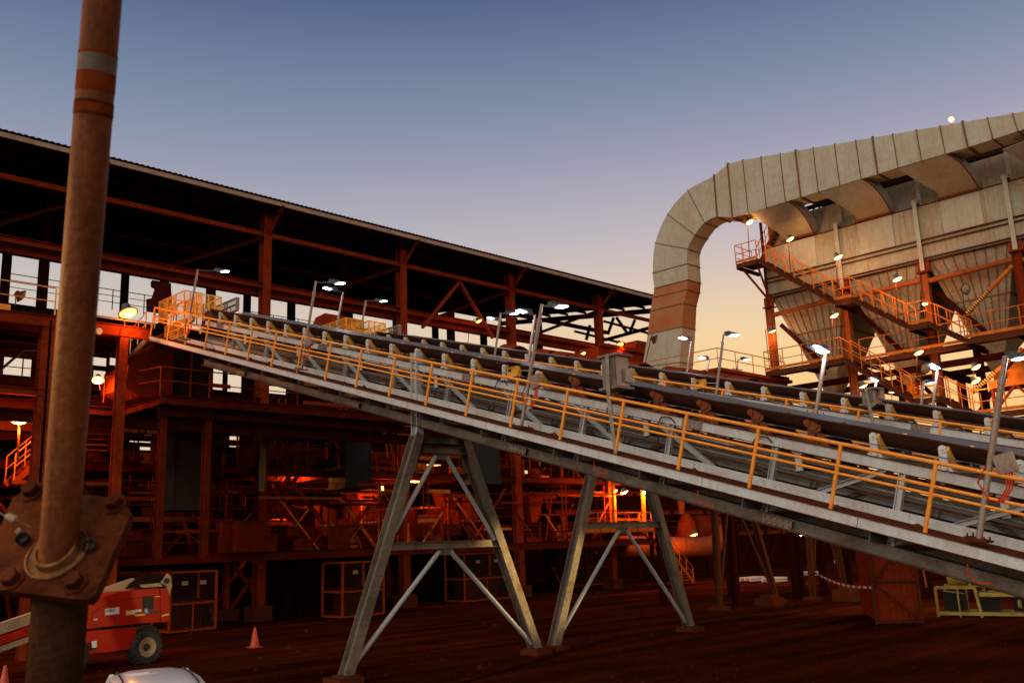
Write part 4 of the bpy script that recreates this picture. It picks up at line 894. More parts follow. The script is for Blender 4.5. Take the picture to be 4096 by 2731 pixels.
# roof walkway in the dark gap below the duct
b = MB()
for z0_, z1_ in ((17.0, 17.2), (17.3, 17.52), (17.7, 18.5)): b.box((46.0, 2, zr(z0_)), (46.1, 23.9, zr(z1_)))
b.box((46.1, 2, zr(18.3)), (50, 23.9, zr(18.5)))
for i, Y in enumerate(np.arange(2.2, 23.8, .34)):
    b.box((46.02, Y, zr(17.2)), (46.08, Y+.1, zr(17.3)))
    if i % 4 == 0: b.box((46.02, Y, zr(17.52)), (46.08, Y+.3, zr(17.7)))
b.build('roof_walkway', ROOFM, BG)
# striped strut
def striped(p, q, r, parent):
    p, q = np.asarray(p, float), np.asarray(q, float); m_ = p+(q-p)*.52
    MB().tube(p, m_, r, 12).build('strut', ORS, parent)
    a_, c_ = MB(), MB()
    for i in range(24):
        s, e = m_+(q-m_)*i/24, m_+(q-m_)*(i+1)/24; (a_ if i % 2 else c_).tube(s, e, r*1.03, 12)
    a_.build('stripe_band', YELW, parent); c_.build('stripe_band', BLACK, parent)
striped(PX(*zz(3396, 1000, 2200, 210), 44.1), PX(*zz(3396, 1000, 1590, 850), 44.1), .09, BG)
striped(PX(*zz(3396, 1350, 2330, 150), 44.1), PX(*zz(3396, 1350, 1650, 740), 44.1), .1, BG)

# ---- duct
DU = thing('duct', 'big beige sheet-metal duct that curves over like a gooseneck and runs along the dust collector', 'duct', (43, 30, 9))
XD, DD = 42.5, 1.25
q4 = lambda x, y: (2500+x/1.4737, 500+y/1.4737)
rings = [((2560, 1560), (2712, 1540)), ((2569.6, 1467.6), (2719.5, 1448.5)), ((2590.7, 1337), (2729, 1307)), ((2601.5, 1244), (2733.5, 1212.5)), ((2611, 1190), (2748, 1158)), ((2617.5, 1153.8), (2751.4, 1118.8)), ((2611, 1092.6), (2748, 1055))]
for O, I in (((178, 695), (368, 730)), ((250, 525), (412, 648)), ((370, 385), (470, 575)), ((525, 300), (545, 540)), ((605, 232), (635, 545))): rings.append((q4(*O), q4(*I)))
nel = len(rings)
ytop = lambda x: 650-.1725*(x-2919)
bx, by = [2935, 3147, 3275, 3448, 3591, 3789, 3864, 4000, 4300], [871, 805.5, 767, 714.7, 671.5, 613, 592, 548, 450]
st = [2971, 3044, 3120, 3182, 3252, 3338, 3423, 3490, 3571, 3665, 3760, 3850, 3950, 4050, 4160, 4290]
for x in st:
    xb_ = x+22; rings.append(((x, ytop(x)), (xb_, float(np.interp(xb_, bx, by)))))
R3 = []
for O, I in rings:
    o, i = PX(*O, XD), PX(*I, XD); R3.append((o, i, i+(DD, 0, 0), o+(DD, 0, 0)))
def ductseg(i0, i1, mt, nm):
    b = MB(); fine = []
    for k in range(i0, i1):
        if 5 <= k < nel-2:
            a_, b_, c_, d_ = [np.array(R3[min(max(j, 0), len(R3)-1)]) for j in (k-1, k, k+1, k+2)]
            for s_ in range(4):
                t = s_/4; fine.append(.5*((2*b_)+(c_-a_)*t+(2*a_-5*b_+4*c_-d_)*t*t+(3*b_-a_-3*c_+d_)*t**3))
        else: fine.append(R3[k])
    fine.append(R3[i1]); b.sm = True
    # round the bend a little between measured rings
    b.v = [tuple(p) for rg in fine for p in rg]
    for k in range(len(fine)-1):
        for j in range(4): b.f.append((k*4+j, k*4+(j+1) % 4, (k+1)*4+(j+1) % 4, (k+1)*4+j))
    b.f += [(3, 2, 1, 0), tuple((len(fine)-1)*4+j for j in range(4))]
    o = b.build(nm, mt, DU)
    return o
ductseg(0, 2, DUCT, 'riser'); ductseg(2, 5, DUST, 'dusty_riser'); ductseg(5, nel-1, DUCT, 'bend'); ductseg(nel-1, len(R3)-1, DUCT, 'main_run')
for k, rg in enumerate(R3[1:], 1):
    b = MB()
    big = k in (nel-2, nel-1, nel+3, nel+7, nel+11); w = .10 if big else .045; t_ = .08 if big else .05
    c = sum(rg)/4; d = nrm(np.cross(rg[1]-rg[0], rg[3]-rg[0]))
    for j in range(4):
        p, q = rg[j]+nrm(rg[j]-c)*t_*.6, rg[(j+1) % 4]+nrm(rg[(j+1) % 4]-c)*t_*.6
        b.beam(p, q, w*.7, t_, nrm((p+q)/2-c))
    b.build('stiffener_flange', RUSTD, DU)
# offtakes from the duct down to the casing
OFF = [(zz, 2900, [(320, 850), (450, 935), (600, 1040), (730, 1130), (770, 1225)], [(840, 690), (960, 775), (1060, 890), (1140, 1020), (1190, 1115)]),
       (zz, 2900, [(1265, 570), (1420, 670), (1600, 775), (1740, 880), (1765, 965)], [(1840, 390), (1975, 480), (2100, 620), (2180, 750), (2225, 840)]),
       (zz, 3396, [(655, 255), (830, 365), (1000, 470), (1180, 570), (1215, 665)], [(1310, 55), (1450, 140), (1590, 290), (1690, 440), (1740, 520)]),
       (zz, 3396, [(2050, 0), (2210, 85), (2350, 170), (2480, 260), (2600, 370)], [(2700, -250), (2850, -160), (2980, -40), (3060, 90), (3100, 220)])]
XO = [42.5, 43.0, 43.65, 44.35, 44.93]
def dense(pts, m_=4):
    """Catmull-Rom through the measured edge so that the sheet curves smoothly"""
    P = [np.asarray(p, float) for p in pts]; P = [2*P[0]-P[1]]+P+[2*P[-1]-P[-2]]; o = []
    for i in range(1, len(P)-2):
        for s in range(m_):
            t = s/m_; a, b_, c, d = P[i-1:i+3]
            o.append(.5*((2*b_)+(c-a)*t+(2*a-5*b_+4*c-d)*t*t+(3*b_-a-3*c+d)*t**3))
    return o+[P[-2]]
for _, ox, Lp, Rp in OFF:
    L3 = dense([PX(*zz(ox, 600, *p), x) for p, x in zip(Lp, XO)]); R_ = dense([PX(*zz(ox, 600, *p), x) for p, x in zip(Rp, XO)]); n_ = len(L3); b = MB(); b.sm = True
    for l, r in zip(L3, R_): b.v += [tuple(l), tuple(r), tuple(r+(.8, 0, .35)), tuple(l+(.8, 0, .35))]
    for k in range(n_-1):
        for j in range(4): b.f.append((k*4+j, k*4+(j+1) % 4, (k+1)*4+(j+1) % 4, (k+1)*4+j))
    b.f += [(3, 2, 1, 0), tuple((n_-1)*4+j for j in range(4))]
    of = b.build('offtake', DUCT, DU)
    e = MB(); e.beam(L3[-1]+(-.05, .05, -.02), R_[-1]+(-.05, -.05, -.02), .16, .09); e.path([p+(-.01, -.02, 0) for p in R_], .035, 6); e.build('offtake_flange', RUSTL, of)
    yl, yr = L3[-1][1], R_[-1][1]; zt = (L3[-1][2]+R_[-1][2])/2-.06
    MB().box((XB-.035, yr, zr(13.77)), (XB-.004, yl, min(zt, zr(15.4)))).build('inlet_panel', DUCT, DU)

# ---- access platforms and stairs along the collector
XS = 43.3; W_ = 1.0
def bplat(label, ya, yb, z, x0=XS, x1=XS+1.7, rails=('f',), rs=1.4, mt=RUST, split=True):
    t = thing('access_platform', label, 'platform', (x0, (ya+yb)/2, zr(z)), 'platforms on the dust collector')
    MB().box((x0+.06, yb, zr(z)-.06), (x1, ya, zr(z))).build('deck', RUST, t)
    MB().chan((x0, ya, zr(z)-.14), (x0, yb, zr(z)-.14), .26, .08, (0, 0, 1), -1, .014).build('edge_channel', RUST, t)
    MB().beam((x0-.01, ya, zr(z)+.09), (x0-.01, yb, zr(z)+.09), .012, .14).build('toe_board', ORS, t)
    n_ = max(1, int((ya-yb)/2))
    for i in range(n_+1): Y = ya+(yb-ya)*i/n_; MB().beam((x0+.1, Y, zr(z)-.2), (x1+.6, Y, zr(z)-.2), .1, .2).build('bearer', REDD, t)
    if 'f' in rails: handrail(t, [(x0, ya, zr(z)), (x0, yb, zr(z))], 1.03, (.5,), rs, .025, ORS, 6, split=split)
    if 'l' in rails: handrail(t, [(x0, ya, zr(z)), (x1, ya, zr(z))], 1.03, (.33, .66), .8, .022, ORS, 6, split=split)
    return t
a = bplat('small top landing with cage-like handrail at the left corner of the dust collector', 26.4, 25.1, 14.47, rails=('f', 'l'), rs=.5)
for Y in (25.3, 26.2): MB().beam((XS+.3, Y, zr(14.2)), (XB, 25.5, zr(12.4)), .09, .09).build('bracket', REDS, a)
bplat('first stair landing down, in front of the second hopper column', 21.06, 20.16, 11.28)
bplat('second stair landing down, beside the orange warning light', 17.58, 16.68, 9.36)
bplat('long upper service platform at the right below the striped strut', 15.17, 4.6, 8.28, rs=1.15)
bplat('left service platform of the lower level, under the first hopper', 25.24, 20.96, 8.38, rails=('f', 'l'), rs=1.0)
bplat('set-back walkway with three-rail handrail under the second hopper', 20.47, 15.36, 8.28, x0=44.2, x1=46, rs=1.25)
bplat('lower stair landing behind the small twin lamp posts', 17.77, 16.63, 5.9)
bplat('lowest platform at the right edge, by the red valve table', 15.21, 4.6, 4.9, rs=1.3)
def bst(label, ya, za, yb, zb): return stair('staircase', label, (XS, ya, zr(za)-.1), (XS, yb, zr(zb)-.1), (1, 0, 0), W_, RUST, ORS, 'stairs on the dust collector', h=1.0, sp=.62)
bst('upper orange stair falling from the top landing to the first landing', 25.1, 14.47, 21.06, 11.28)
bst('orange stair from the first landing to the second landing', 20.16, 11.28, 17.58, 9.36)
bst('short orange stair from the second landing to the long upper platform', 16.68, 9.36, 15.17, 8.28)
bst('lower orange stair from the left service platform down to the right', 20.96, 8.38, 17.77, 5.9)
bst('lowest short orange stair at the right, behind the tall lamp post', 16.63, 5.9, 15.21, 4.9)
# winding stair up to the roof behind the landing
sr = stair('staircase', 'small steep stair climbing from the top landing up behind the first offtake', (XB+.1, 24.4, zr(17.0)), (XB+.1, 26.2, zr(14.5)), (1, 0, 0), .8, RUST, ORS, 'stairs on the dust collector', h=1.0, sp=.4)
# valve table at the right under the last hopper
vt = thing('valve_table', 'orange valve table on legs below the right-hand hopper', 'machine stand', (44.4, 13.6, zr(4.9)), )
b = MB().box((44.0, 12.6, zr(6.05)), (45.6, 14.7, zr(6.35))); b.build('table_top', ORS, vt)
b = MB()
for Y in (12.7, 14.6): b.beam((44.1, Y, zr(4.9)), (44.1, Y, zr(6.05)), .12, .12, (0, 1, 0))
b.beam((44.1, 12.7, zr(5.0)), (44.1, 13.6, zr(6.0)), .08, .1); b.beam((44.1, 14.6, zr(5.0)), (44.1, 13.7, zr(6.0)), .08, .1); b.build('legs', REDS, vt)
b = MB().lathe((44.6, 13.5, zr(6.75)), [(0, -.4), (.5, -.4), (.55, 0), (.25, .3), (.25, .7), (0, .7)], 16); b.lathe((44.0, 13.0, zr(7.2)), [(.22, -.02), (.27, -.02), (.27, .02), (.22, .02), (.22, -.02)], 16, (.6, .2, 1)); b.build('valve', ORS, vt)

# ---- red bin house in front of the collector, with handrail on its roof
BN = thing('bin_house', 'low red bin house with a thin handrail round its roof, left of the dust collector', 'bin', (41.5, 27, 0))
c = PX(2873, 1462, 39.0); zt = c[2]
MB().box((39.0, c[1], zt-2.2), (45.5, c[1]+4.6, zt-.3)).build('wall', REDS, BN)
for X in (39.2, 45.2):
    for Y in (c[1]+.2, c[1]+4.4): MB().ibeam((X, Y, 0), (X, Y, zt-2.2), .3, .28, (0, 1, 0)).build('leg', REDD, BN)
MB().box((38.8, c[1]-.2, zt-.28), (45.7, c[1]+4.8, zt-.12)).build('roof', REDS, BN)
handrail(BN, [(39.0, c[1]+4.6, zt-.12), (39.0, c[1], zt-.12), (45.4, c[1], zt-.12)], 1.0, (.5,), 1.5, .02, ORS)
# red machinery between plant and duct
o = MB(); p = PY(2520, 1395, 41); q = PY(2400, 1500, 41)
o.box((q[0], 41, q[2]-1.5), (p[0]+4.6, 43.2, p[2]-.2)); o.beam((q[0], 40.9, p[2]-.1), (p[0]+4.6, 40.9, p[2]-.1), .2, .24); o.prism([(p[0]+.5, 41, p[2]), (p[0]+3.6, 41, p[2]), (p[0]+3.2, 41, p[2]+.75), (p[0]+.9, 41, p[2]+.75)], (0, 1.5, 0))
o = o.build('gear_housing', REDS); setorigin(o, q); tag(o, 'red machine housing on the plant floor just left of the beige duct leg', 'machine housing')
# ------------------------------------------------------------------ white lamps on the conveyors
def led_head(t, at, d, lens_near, s=1.0):
    """flat finned street-light head: casting from the arm end, lens in its underside"""
    at = np.asarray(at, float); d = nrm(d); up = nrm(np.array([0, 0, 1.])-d*d[2]*0+np.array([0, 0, 0])); sd = nrm(np.cross(d, up)); up = np.cross(sd, d); L, W = .62*s, .27*s
    b = MB(); st_ = [(0, .05, .03), (.12, .16, .07), (.3, .24, .10), (.55, .27, .085), (.8, .26, .055), (.97, .2, .03)]; n_ = 10
    for f, w, h in st_:
        for k in range(n_):
            a = 2*math.pi*k/n_; b.v.append(tuple(at+d*L*f+sd*(w*s/2*math.cos(a))+up*((h*s if math.sin(a) > 0 else .018*s)*math.sin(a))))
    for i in range(len(st_)-1):
        for k in range(n_): b.f.append((i*n_+k, i*n_+(k+1) % n_, (i+1)*n_+(k+1) % n_, (i+1)*n_+k))
    b.f += [tuple(range(n_-1, -1, -1)), tuple((len(st_)-1)*n_+k for k in range(n_))]; b.sm = True
    for k in range(5): b.obox(at+d*L*(.14+.05*k)+up*.075*s, d*.004, sd*.07*s, up*.035*s)
    h = b.build('lamp_head', HEADM, t)
    f0, f1 = (.06, .42) if lens_near else (.5, .95)
    c = at+d*L*(f0+f1)/2-up*.022*s
    MB().obox(c, d*L*(f1-f0)/2, sd*W*.32, up*.012).build('lens', LW, h)
    return c
nlamp = 0
def led(label, base, top, X, dx, w=88, s=1.0, arm=.12, bend=.25, lens_near=False, box=False, r=.04, pole=True, fixed_base=None):
    b0, t0 = PX(*base, X), PX(*top, X); t = thing('lamp_post', label, 'lamp post', b0, 'white lamps on the conveyors')
    p = MB().tube(b0, b0+(t0-b0)*.86, r, 10); p.tube(b0+(t0-b0)*.86, t0, r*.8, 10); p.tube(b0+(t0-b0)*.84, b0+(t0-b0)*.88, r*1.25, 10); p.build('pole', POLEG, t)
    b = MB().obox(b0, (.16, 0, 0), (0, .16, .045), (0, -.004, .014))
    for i in (-1, 1):
        for j in (-1, 1): b.tube(b0+(i*.12, j*.12, j*.035), b0+(i*.12, j*.12, j*.035+.07), .014, 6)
    b.build('base_plate', RUST, t)
    d = nrm((dx, -.12*dx if dx > 0 else .05, .12)); ta = t0-(t0-b0)*.015
    MB().path([ta, ta+d*arm], .022, 6).build('arm', HEADM, t)
    c = led_head(t, ta+d*arm*.8 if not lens_near else ta-d*.02, d, lens_near, s)
    point('lamp_light', c+d*.12-(0, 0, .16), LED, w*.7, t, .1)
    if box:
        k_ = b0+(t0-b0)*box; B = MB().obox(k_+(.0, -.22, -.04), (.05, 0, 0), (0, .14, -.03), (0, .03, .15)); B.build('junction_box', SILV, t)
        cb = MB()
        for dy in (-.3, -.26, -.22): cb.path([k_+(-.02, dy, -.18), k_+(-.02, dy+.03, -.42), k_+(-.05, dy+.18, -.62), k_+(-.08, .06, -.58), k_+(-.06, .2, -.3), k_+(-.03, .05, -.05)], .013, 5)
        cb.build('red_cable', CABR, t)
    return t
Z = zz
led('white lamp on a post at the near conveyor head end, by the yellow guard', Z(400, 1050, 1145, 1030), Z(400, 1050, 1315, 90), 15.52, 1, 34, arm=.75, box=.3)
led('white lamp on a rusty post left of the middle, on the near conveyor walkway', Z(1000, 1150, 690, 1100), (1263.5, 1124), 15.52, 1, 34, arm=.5, box=.32)
led('tallest white lamp post amid the near conveyor walkway, box and red cables on it', Z(1500, 1500, 1965, 690), Z(1600, 1150, 1905, 222), 15.52, 1, 40, arm=.22, box=.37, r=.045)
led('lamp post at the right edge on the near conveyor, wide finned head and grey box', Z(3396, 1700, 1745, 1530), Z(3396, 1350, 2100, 245), 15.52, 1, 40, arm=.12, box=.42, r=.05)
led('far-side lamp of the near conveyor, second white light of the close pair at left', Z(1000, 1150, 1160, 570), Z(1000, 1150, 1250, 62), 18.9, -1, 40, lens_near=False, arm=.25)
led('lamp on a thin post over the yellow guard of the second conveyor', Z(1000, 1150, 1495, 560), Z(1000, 1150, 1555, 170), 23.5, 1, 40, arm=.55)
led('white lamp on a rusty post before the third plant column, head to the right', Z(1600, 1150, 1268, 950), Z(1600, 1150, 1350, 337), 23.5, 1, 40, arm=.25)
led('white lamp just left of its neighbour before the third plant column, head to the left', Z(1600, 1150, 1280, 850), Z(1600, 1150, 1345, 440), 26.9, -1, 40, arm=.1)
led('cream lamp post right beside the tallest middle lamp, head to the left', Z(1600, 1150, 1720, 1030), Z(1600, 1150, 1815, 362), 18.9, -1, 45, arm=.1, r=.042)
led('white lamp on a thin pale post in front of the beige duct leg', Z(2200, 1250, 1838, 820), Z(2200, 1250, 1900, 372), 26.9, -1, 40, arm=.02)
led('small far white lamp left of the bin house handrail corner', Z(2200, 1250, 2108, 790), Z(2200, 1250, 2135, 628), 33, -1, 40, arm=.02)
led('white lamp on a post in front of the bin house corner, head to the right', (2863, 1589), (2895, 1336), 23.5, 1, 45, arm=.05)
led('small far white lamp beside the left end of the lower service platform', Z(2900, 1350, 165, 430), Z(2900, 1350, 178, 292), 36.5, 1, 35, arm=.2, r=.03)
led('large lamp head on a cream post between the belts, right of centre', Z(2900, 1350, 1215, 1035), Z(2900, 1350, 1358, 178), 18.9, -1, 45, lens_near=True, s=1.08, arm=.05, r=.045)
led('white lamp behind the second belt, left of the tall right-edge lamp post', Z(3396, 1350, 1128, 930), Z(3396, 1350, 1192, 402), 26.9, -1, 40, lens_near=True, s=1.0, arm=.05)
led('small white lamp on the shorter of two thin posts behind the second belt at right', Z(3396, 1350, 968, 925), Z(3396, 1350, 1003, 605), 29, 1, 30, arm=.1, s=.9)
led('white lamp low under the orange stair, its post hidden behind the silver cabinet', Z(3396, 1350, 330, 790), Z(3396, 1350, 372, 575), 28, -1, 25, lens_near=True, arm=.02, s=.8)

# ------------------------------------------------------------------ orange sodium floodlights
def flood(label, at, aim=(-.5, -.4, -1), pole=None, w=92, s=1.0, lit=True, pr=.02, arm=None, cat='floodlight'):
    at = np.asarray(at, float); t = thing('floodlight', label, cat, at if pole is None else pole, 'orange sodium lamps'); a = nrm(aim)
    MB().lathe(at, [(0, -.2*s), (.1*s, -.19*s), (.12*s, -.08*s), (.24*s, .02*s), (.25*s, .05*s), (.22*s, .05*s)], 14, a).build('shade', HEADM if lit else RUST, t)
    MB().lathe(at+a*.03*s, [(.215*s, 0), (.2*s, .045*s), (.12*s, .085*s), (0, .1*s)], 14, a).build('lens', LO if lit else CREAM, t)
    if pole is not None:
        pole = np.asarray(pole, float); pt = [pole]+([np.asarray(p_, float) for p_ in arm] if arm else [])+[at-a*.18*s]; MB().path(pt, pr, 6).build('pole', RUST, t)
    if lit: point('lamp_light', at+a*.32*s, SOD if at[1] > 34 else SODY, w, t, .15)
    return t
P = lambda x, y, X: PX(x, y, X)
XF = 43.0
flood('sodium lamp under the duct, on the pole of the top landing', P(2996, 886, XF), pole=P(2999, 1028, XF), w=70, aim=(.1, -.5, -1))
flood('sodium lamp on a pole above the upper stair, before the first inlet panel', P(3159, 953, XF), pole=P(3163, 1097, XF), w=90, aim=(.2, -.4, -1))
flood('sodium lamp on the pole at the first stair landing', P(3350, 1026, XF), pole=P(3353, 1185, XF), w=130, aim=(.1, -.4, -1))
flood('sodium lamp on a pole over the second stair, before the third hopper', P(3586.6, 1113, XF), pole=P(3595, 1285, XF), w=130, aim=(.1, -.4, -1))
flood('sodium lamp hanging before the first hopper', P(3335, 1259, XF), pole=P(3331, 1410, XF), w=117, aim=(.1, -.4, -1))
flood('sodium lamp on the left corner column of the dust collector', P(3087.7, 1320, 44.5), pole=P(3075, 1440, 44.3), w=88, aim=(.3, -.2, -1), arm=[P(3062, 1320, 44.3)])
flood('sodium lamp under the set-back walkway beside the dark hopper outlet', P(3673, 1406.6, XF), pole=P(3669, 1520, XF), w=70, aim=(0, -.4, -1))
flood('upper of two sodium lamps beside the outlet valves at right', P(3902, 1464.7, XF), pole=P(3896, 1560, XF), w=60, aim=(0, -.5, -1))
flood('lower of two sodium lamps beside the outlet valves at right', P(3901, 1520, XF), pole=P(3898, 1570, XF), w=60, aim=(0, -.5, -1))
flood('sodium lamp peeking above the silver cabinet on the second conveyor', P(3451, 1539, XF), pole=P(3446, 1600, XF), w=80, aim=(.2, -.3, -1))
flood('sodium lamp low behind the stair, right of the silver cabinet', P(3570, 1561, 45), pole=P(3568, 1610, 45), w=97, aim=(.2, 0, -1))
flood('unlit lamp on a bare pole below the striped strut', P(3860, 1157, 43.2), pole=P(3860, 1262, 43.2), lit=False, aim=(-.5, -.9, -.2))
flood('unlit drooping lamp among the orange handrails', P(3700, 1474, 43.2), pole=P(3671, 1560, 43.2), lit=False, aim=(-.6, -.7, -.6))
flood('unlit lamp on a bent pole in front of the duct leg', P(2619, 1357, 34), pole=P(2578, 1465, 34), lit=False, aim=(.5, -.6, -.4))
flood('lamp on top of the duct against the evening sky', P(3805, 479, 43.2), pole=P(3806, 500, 43.2), w=40, s=.55, aim=(-.8, -.3, -.3), pr=.03)
b_ = flood('small orange warning light at the second stair landing', P(3700, 1213, 43.4), w=75, s=.6, aim=(-.3, 0, -1))
# in and around the plant
flood('sodium lamp at the tower deck left of the conveyor head', PY(510, 1245, 34.6), pole=PY(497, 1310, 34.8), w=150, s=1.5, aim=(.2, -.4, -1))
flood('sodium lamp under the tower deck, right of the foreground pole', PY(392, 1517, 37.5), pole=PY(400, 1560, 37.8), w=520, aim=(-.2, -.5, -1))
flood('sodium lamp on a short post by the stair at the left edge', PY(76.5, 1678, 36.5), pole=PY(72, 1850, 36.5), w=900, s=1.2, aim=(0, -.1, -1), pr=.035)
flood('dim twin lamp on the tower handrail at upper left', PY(82, 1182, 35.2), pole=PY(62, 1225, 35), lit=False, aim=(.8, -.3, -.5))
flood('sodium lamp on a gooseneck pole under the V brace of the plant roof', PY(1914, 1281, 42), pole=PY(1872, 1372, 42), w=70, aim=(.3, -.3, -1), arm=[PY(1878, 1292, 42)])
flood('sodium lamp glowing behind the belt hoods left of the horn column', PY(2329.6, 1411, 40.5), pole=PY(2345, 1425, 40.6), w=110, aim=(.2, -.4, -1))
flood('round sodium lamp at the fourth plant column', PY(2438, 1384, 42.5), pole=PY(2428, 1420, 42.7), w=100, aim=(.2, -.5, -1))
flood('wide sodium lamp on an orange pole between the plant and the duct', PY(2478.5, 1376, 41), pole=PY(2502, 1440, 41), w=150, s=1.25, aim=(-.1, -.5, -1), arm=[PY(2498, 1374, 41)])
flood('left one of three sodium lamps over the landing, seen under the near conveyor', PY(2456, 1960, 42.4), pole=PY(2456, 1990, 42.6), w=900, aim=(.1, -.3, -1))
flood('middle wide sodium lamp over the landing, seen under the near conveyor', PY(2496, 1965, 41.5), pole=PY(2500, 1948, 41.9), w=1500, s=1.15, aim=(.1, -.4, -1))
flood('right one of three sodium lamps over the landing, beside a trestle leg', PY(2577, 1965, 41.8), pole=PY(2580, 1945, 42), w=1000, aim=(-.1, -.4, -1))
flood('sodium lamp on a post beside the handrail of the lit stair', PY(2774, 2134, 42.5), pole=PY(2750, 2250, 42.5), w=320, s=1.3, aim=(0, -.3, -1), arm=[PY(2742, 2140, 42.5)])
flood('sodium lamp far right beneath the lower chord, lighting a slanting leg', PY(3194, 2138, 33), pole=PY(3188, 2115, 33), w=320, s=1.0, aim=(.2, -.2, -1))
t = thing('strip_light', 'short upright orange strip light glowing inside the plant, left of the trestle', 'strip light', PY(1529, 1953, 44.4))
p = PY(1529, 1953, 44.4); MB().tube(p-(0, 0, .26), p+(0, 0, .26), .06, 8).build('tube', LT, t); MB().box(tuple(p+(.05, .05, -.32)), tuple(p+(.18, .2, .32))).build('fitting', RUST, t); point('lamp_light', p-(.3, .3, 0), SOD, 420, t, .2)
for k, (x, y, Yq, w, lb) in enumerate(((1735, 1860, 46.0, 600, 'orange glowing lamp inside the plant between the legs of the near trestle'), (1650, 1925, 45.4, 450, 'orange lamp tube low inside the plant, between the legs of the near trestle'), (1160, 1885, 47, 1300, 'faint orange lamp inside the plant over the red stair'))):
    p = PY(x, y, Yq); t = thing('strip_light', lb, 'strip light', p)
    MB().tube(p-(.55, 0, 0), p+(.55, 0, 0), .045, 8).build('tube', LT, t); MB().box(tuple(p+(-.6, -.05, .05)), tuple(p+(.6, .1, .12))).build('fitting', RUST, t); point('lamp_light', p-(0, .4, .25), SOD, w, t, .25)

# yard floods standing just outside the picture: their light shows on the legs, the skid and the foreground pole
WARM = (1.0, .72, .26)
def yard(label, at, w, col, post=True):
    at = np.asarray(at, float); t = thing('floodlight', label, 'floodlight', (at[0], at[1], 0), 'yard floodlights')
    MB().tube((at[0], at[1], 0) if post else at+(0, 0, .15), at-(0, 0, .1) if post else at+(0, 1.2, .8), .04, 8).build('pole', RUST, t); MB().lathe(at, [(0, .2), (.12, .18), (.2, .0), (.17, 0)], 12).build('shade', HEADM, t); MB().lathe(at, [(.16, .01), (0, .05)], 12).build('lens', LO, t)
    point('lamp_light', at-(0, 0, .2), col, w, t, .12); return t
yf = yard('yard flood on a pole right of the picture, lighting the trestle legs', (27.5, 11.0, 3.0), 60, WARM, False)
ld_ = bpy.data.lights.new('flood_beam', 'SPOT'); ld_.energy = 5200; ld_.color = WARM; ld_.spot_size = R(22); ld_.spot_blend = .6; ld_.shadow_soft_size = .12
lo_ = bpy.data.objects.new('flood_beam', ld_); COL.objects.link(lo_); lo_.parent = yf; lo_.location = (-.2, .1, 2.8); lo_.rotation_euler = Vector((20.9-27.3, 20.4-11.1, 2.4-2.8)).to_track_quat('-Z', 'Y').to_euler()
yard('yard flood behind the lower chord over the yellow pump skid', (39.5, 17.5, 3.9), 500, (1.0, .80, .28), False)
rgt = np.array([XR[0], XR[1], 0]); a_ = CAM+ray(232, 2215)*3.0-rgt*2.6+np.array([FR[0], FR[1], 0])*.35
yard('yard flood left of the picture, lighting the foreground pole', (a_[0], a_[1], 4.6), 420, (1.0, .56, .17))
# ------------------------------------------------------------------ switch cabinets and boxes on the conveyors
def cabinet(label, X, base, bend, top, face, s=1.0):
    b0, m0, t0 = PX(*base, X), PX(*bend, X), PX(*top, X); t = thing('switch_cabinet', label, 'cabinet', b0, 'cabinets on bent posts')
    MB().path([b0, m0], .055, 4).build('post', GALVD, t); MB().path([m0, t0], .055, 4).build('post', GALVD, t)
    (xa, xb, ya, yb) = face; p, q = PX(xa, ya, X+.12), PX(xb, yb, X+.12); y0, y1 = q[1], p[1]; z0, z1 = q[2], p[2]
    MB().box((X+.1, y0+.02, z0+.05), (X+.5, y1-.02, z1-.05)).build('cabinet_body', SILV, t)
    b = MB(); w = (y1-y0)
    b.box((X+.075, y1-.02-w*.3, z0+.06), (X+.1, y1-.02, z1-.06)); b.box((X+.075, y0+.06, z0+.06), (X+.1, y0+.06+w*.26, z1-.06)); b.build('door', GALVD, t)
    MB().box((X+.02, y0-.06, z1-.05), (X+.56, y1+.06, z1)).build('mounting_rail', GALVD, t); MB().box((X+.02, y0-.06, z0), (X+.56, y1+.06, z0+.05)).build('mounting_rail', GALVD, t)
    MB().box((X+.3, y0-.05, z0+.15), (X+.55, y0+.02, z0+.45)).build('side_box', SILV, t)
    return t
cabinet('silver switch cabinet on a kinked post at the middle of the near conveyor walkway', 15.5, Z(1900+0, 0, 0, 0, 1) if False else (2464, 1812), Z(2200, 1250, 790, 1150), Z(2200, 1250, 770, 560), (2408, 2478, 1425, 1552))
cabinet('smaller silver cabinet on a slanting post behind the near belt, right', 23.2, Z(3396, 1350, 335, 1200), Z(3396, 1350, 262, 880), Z(3396, 1350, 225, 690), (3445, 3506, 1556, 1616))
def sbox(label, x0, y0, x1, y1, X):
    p, q = PX(x0, y0, X), PX(x1, y1, X); t = thing('stop_switch', label, 'switch box', (X, (p[1]+q[1])/2, q[2]), 'yellow stop switches')
    MB().box((X, q[1], q[2]), (X+.18, p[1], p[2])).build('case', YBOX, t); MB().box((X-.012, p[1]-.16, p[2]-.13), (X-.001, p[1]-.07, p[2]-.06)).build('label_plate', RUST, t)
    MB().beam((X-.06, p[1]+.05, p[2]+.09), (X-.06, q[1]-.05, p[2]+.05), .5, .015).build('rain_hood', RUSTL, t); b = MB().tube((X+.05, q[1]+.05, q[2]), (X+.05, q[1]+.05, q[2]-.3), .02, 6); b.build('stem', GALVD, t)
    MB().tube((X+.1, q[1]-.5, p[2]-.2), (X+.1, q[1], p[2]-.12), .012, 6).build('lever', GALV, t)
sbox('yellow stop switch under a small rusty hood at the middle of the near belt', 2026, 1470, 2066, 1504, 16.3)
sbox('yellow stop switch beside the second belt, right of the silver cabinet', 2777, 1521, 2814, 1550, 24.2)
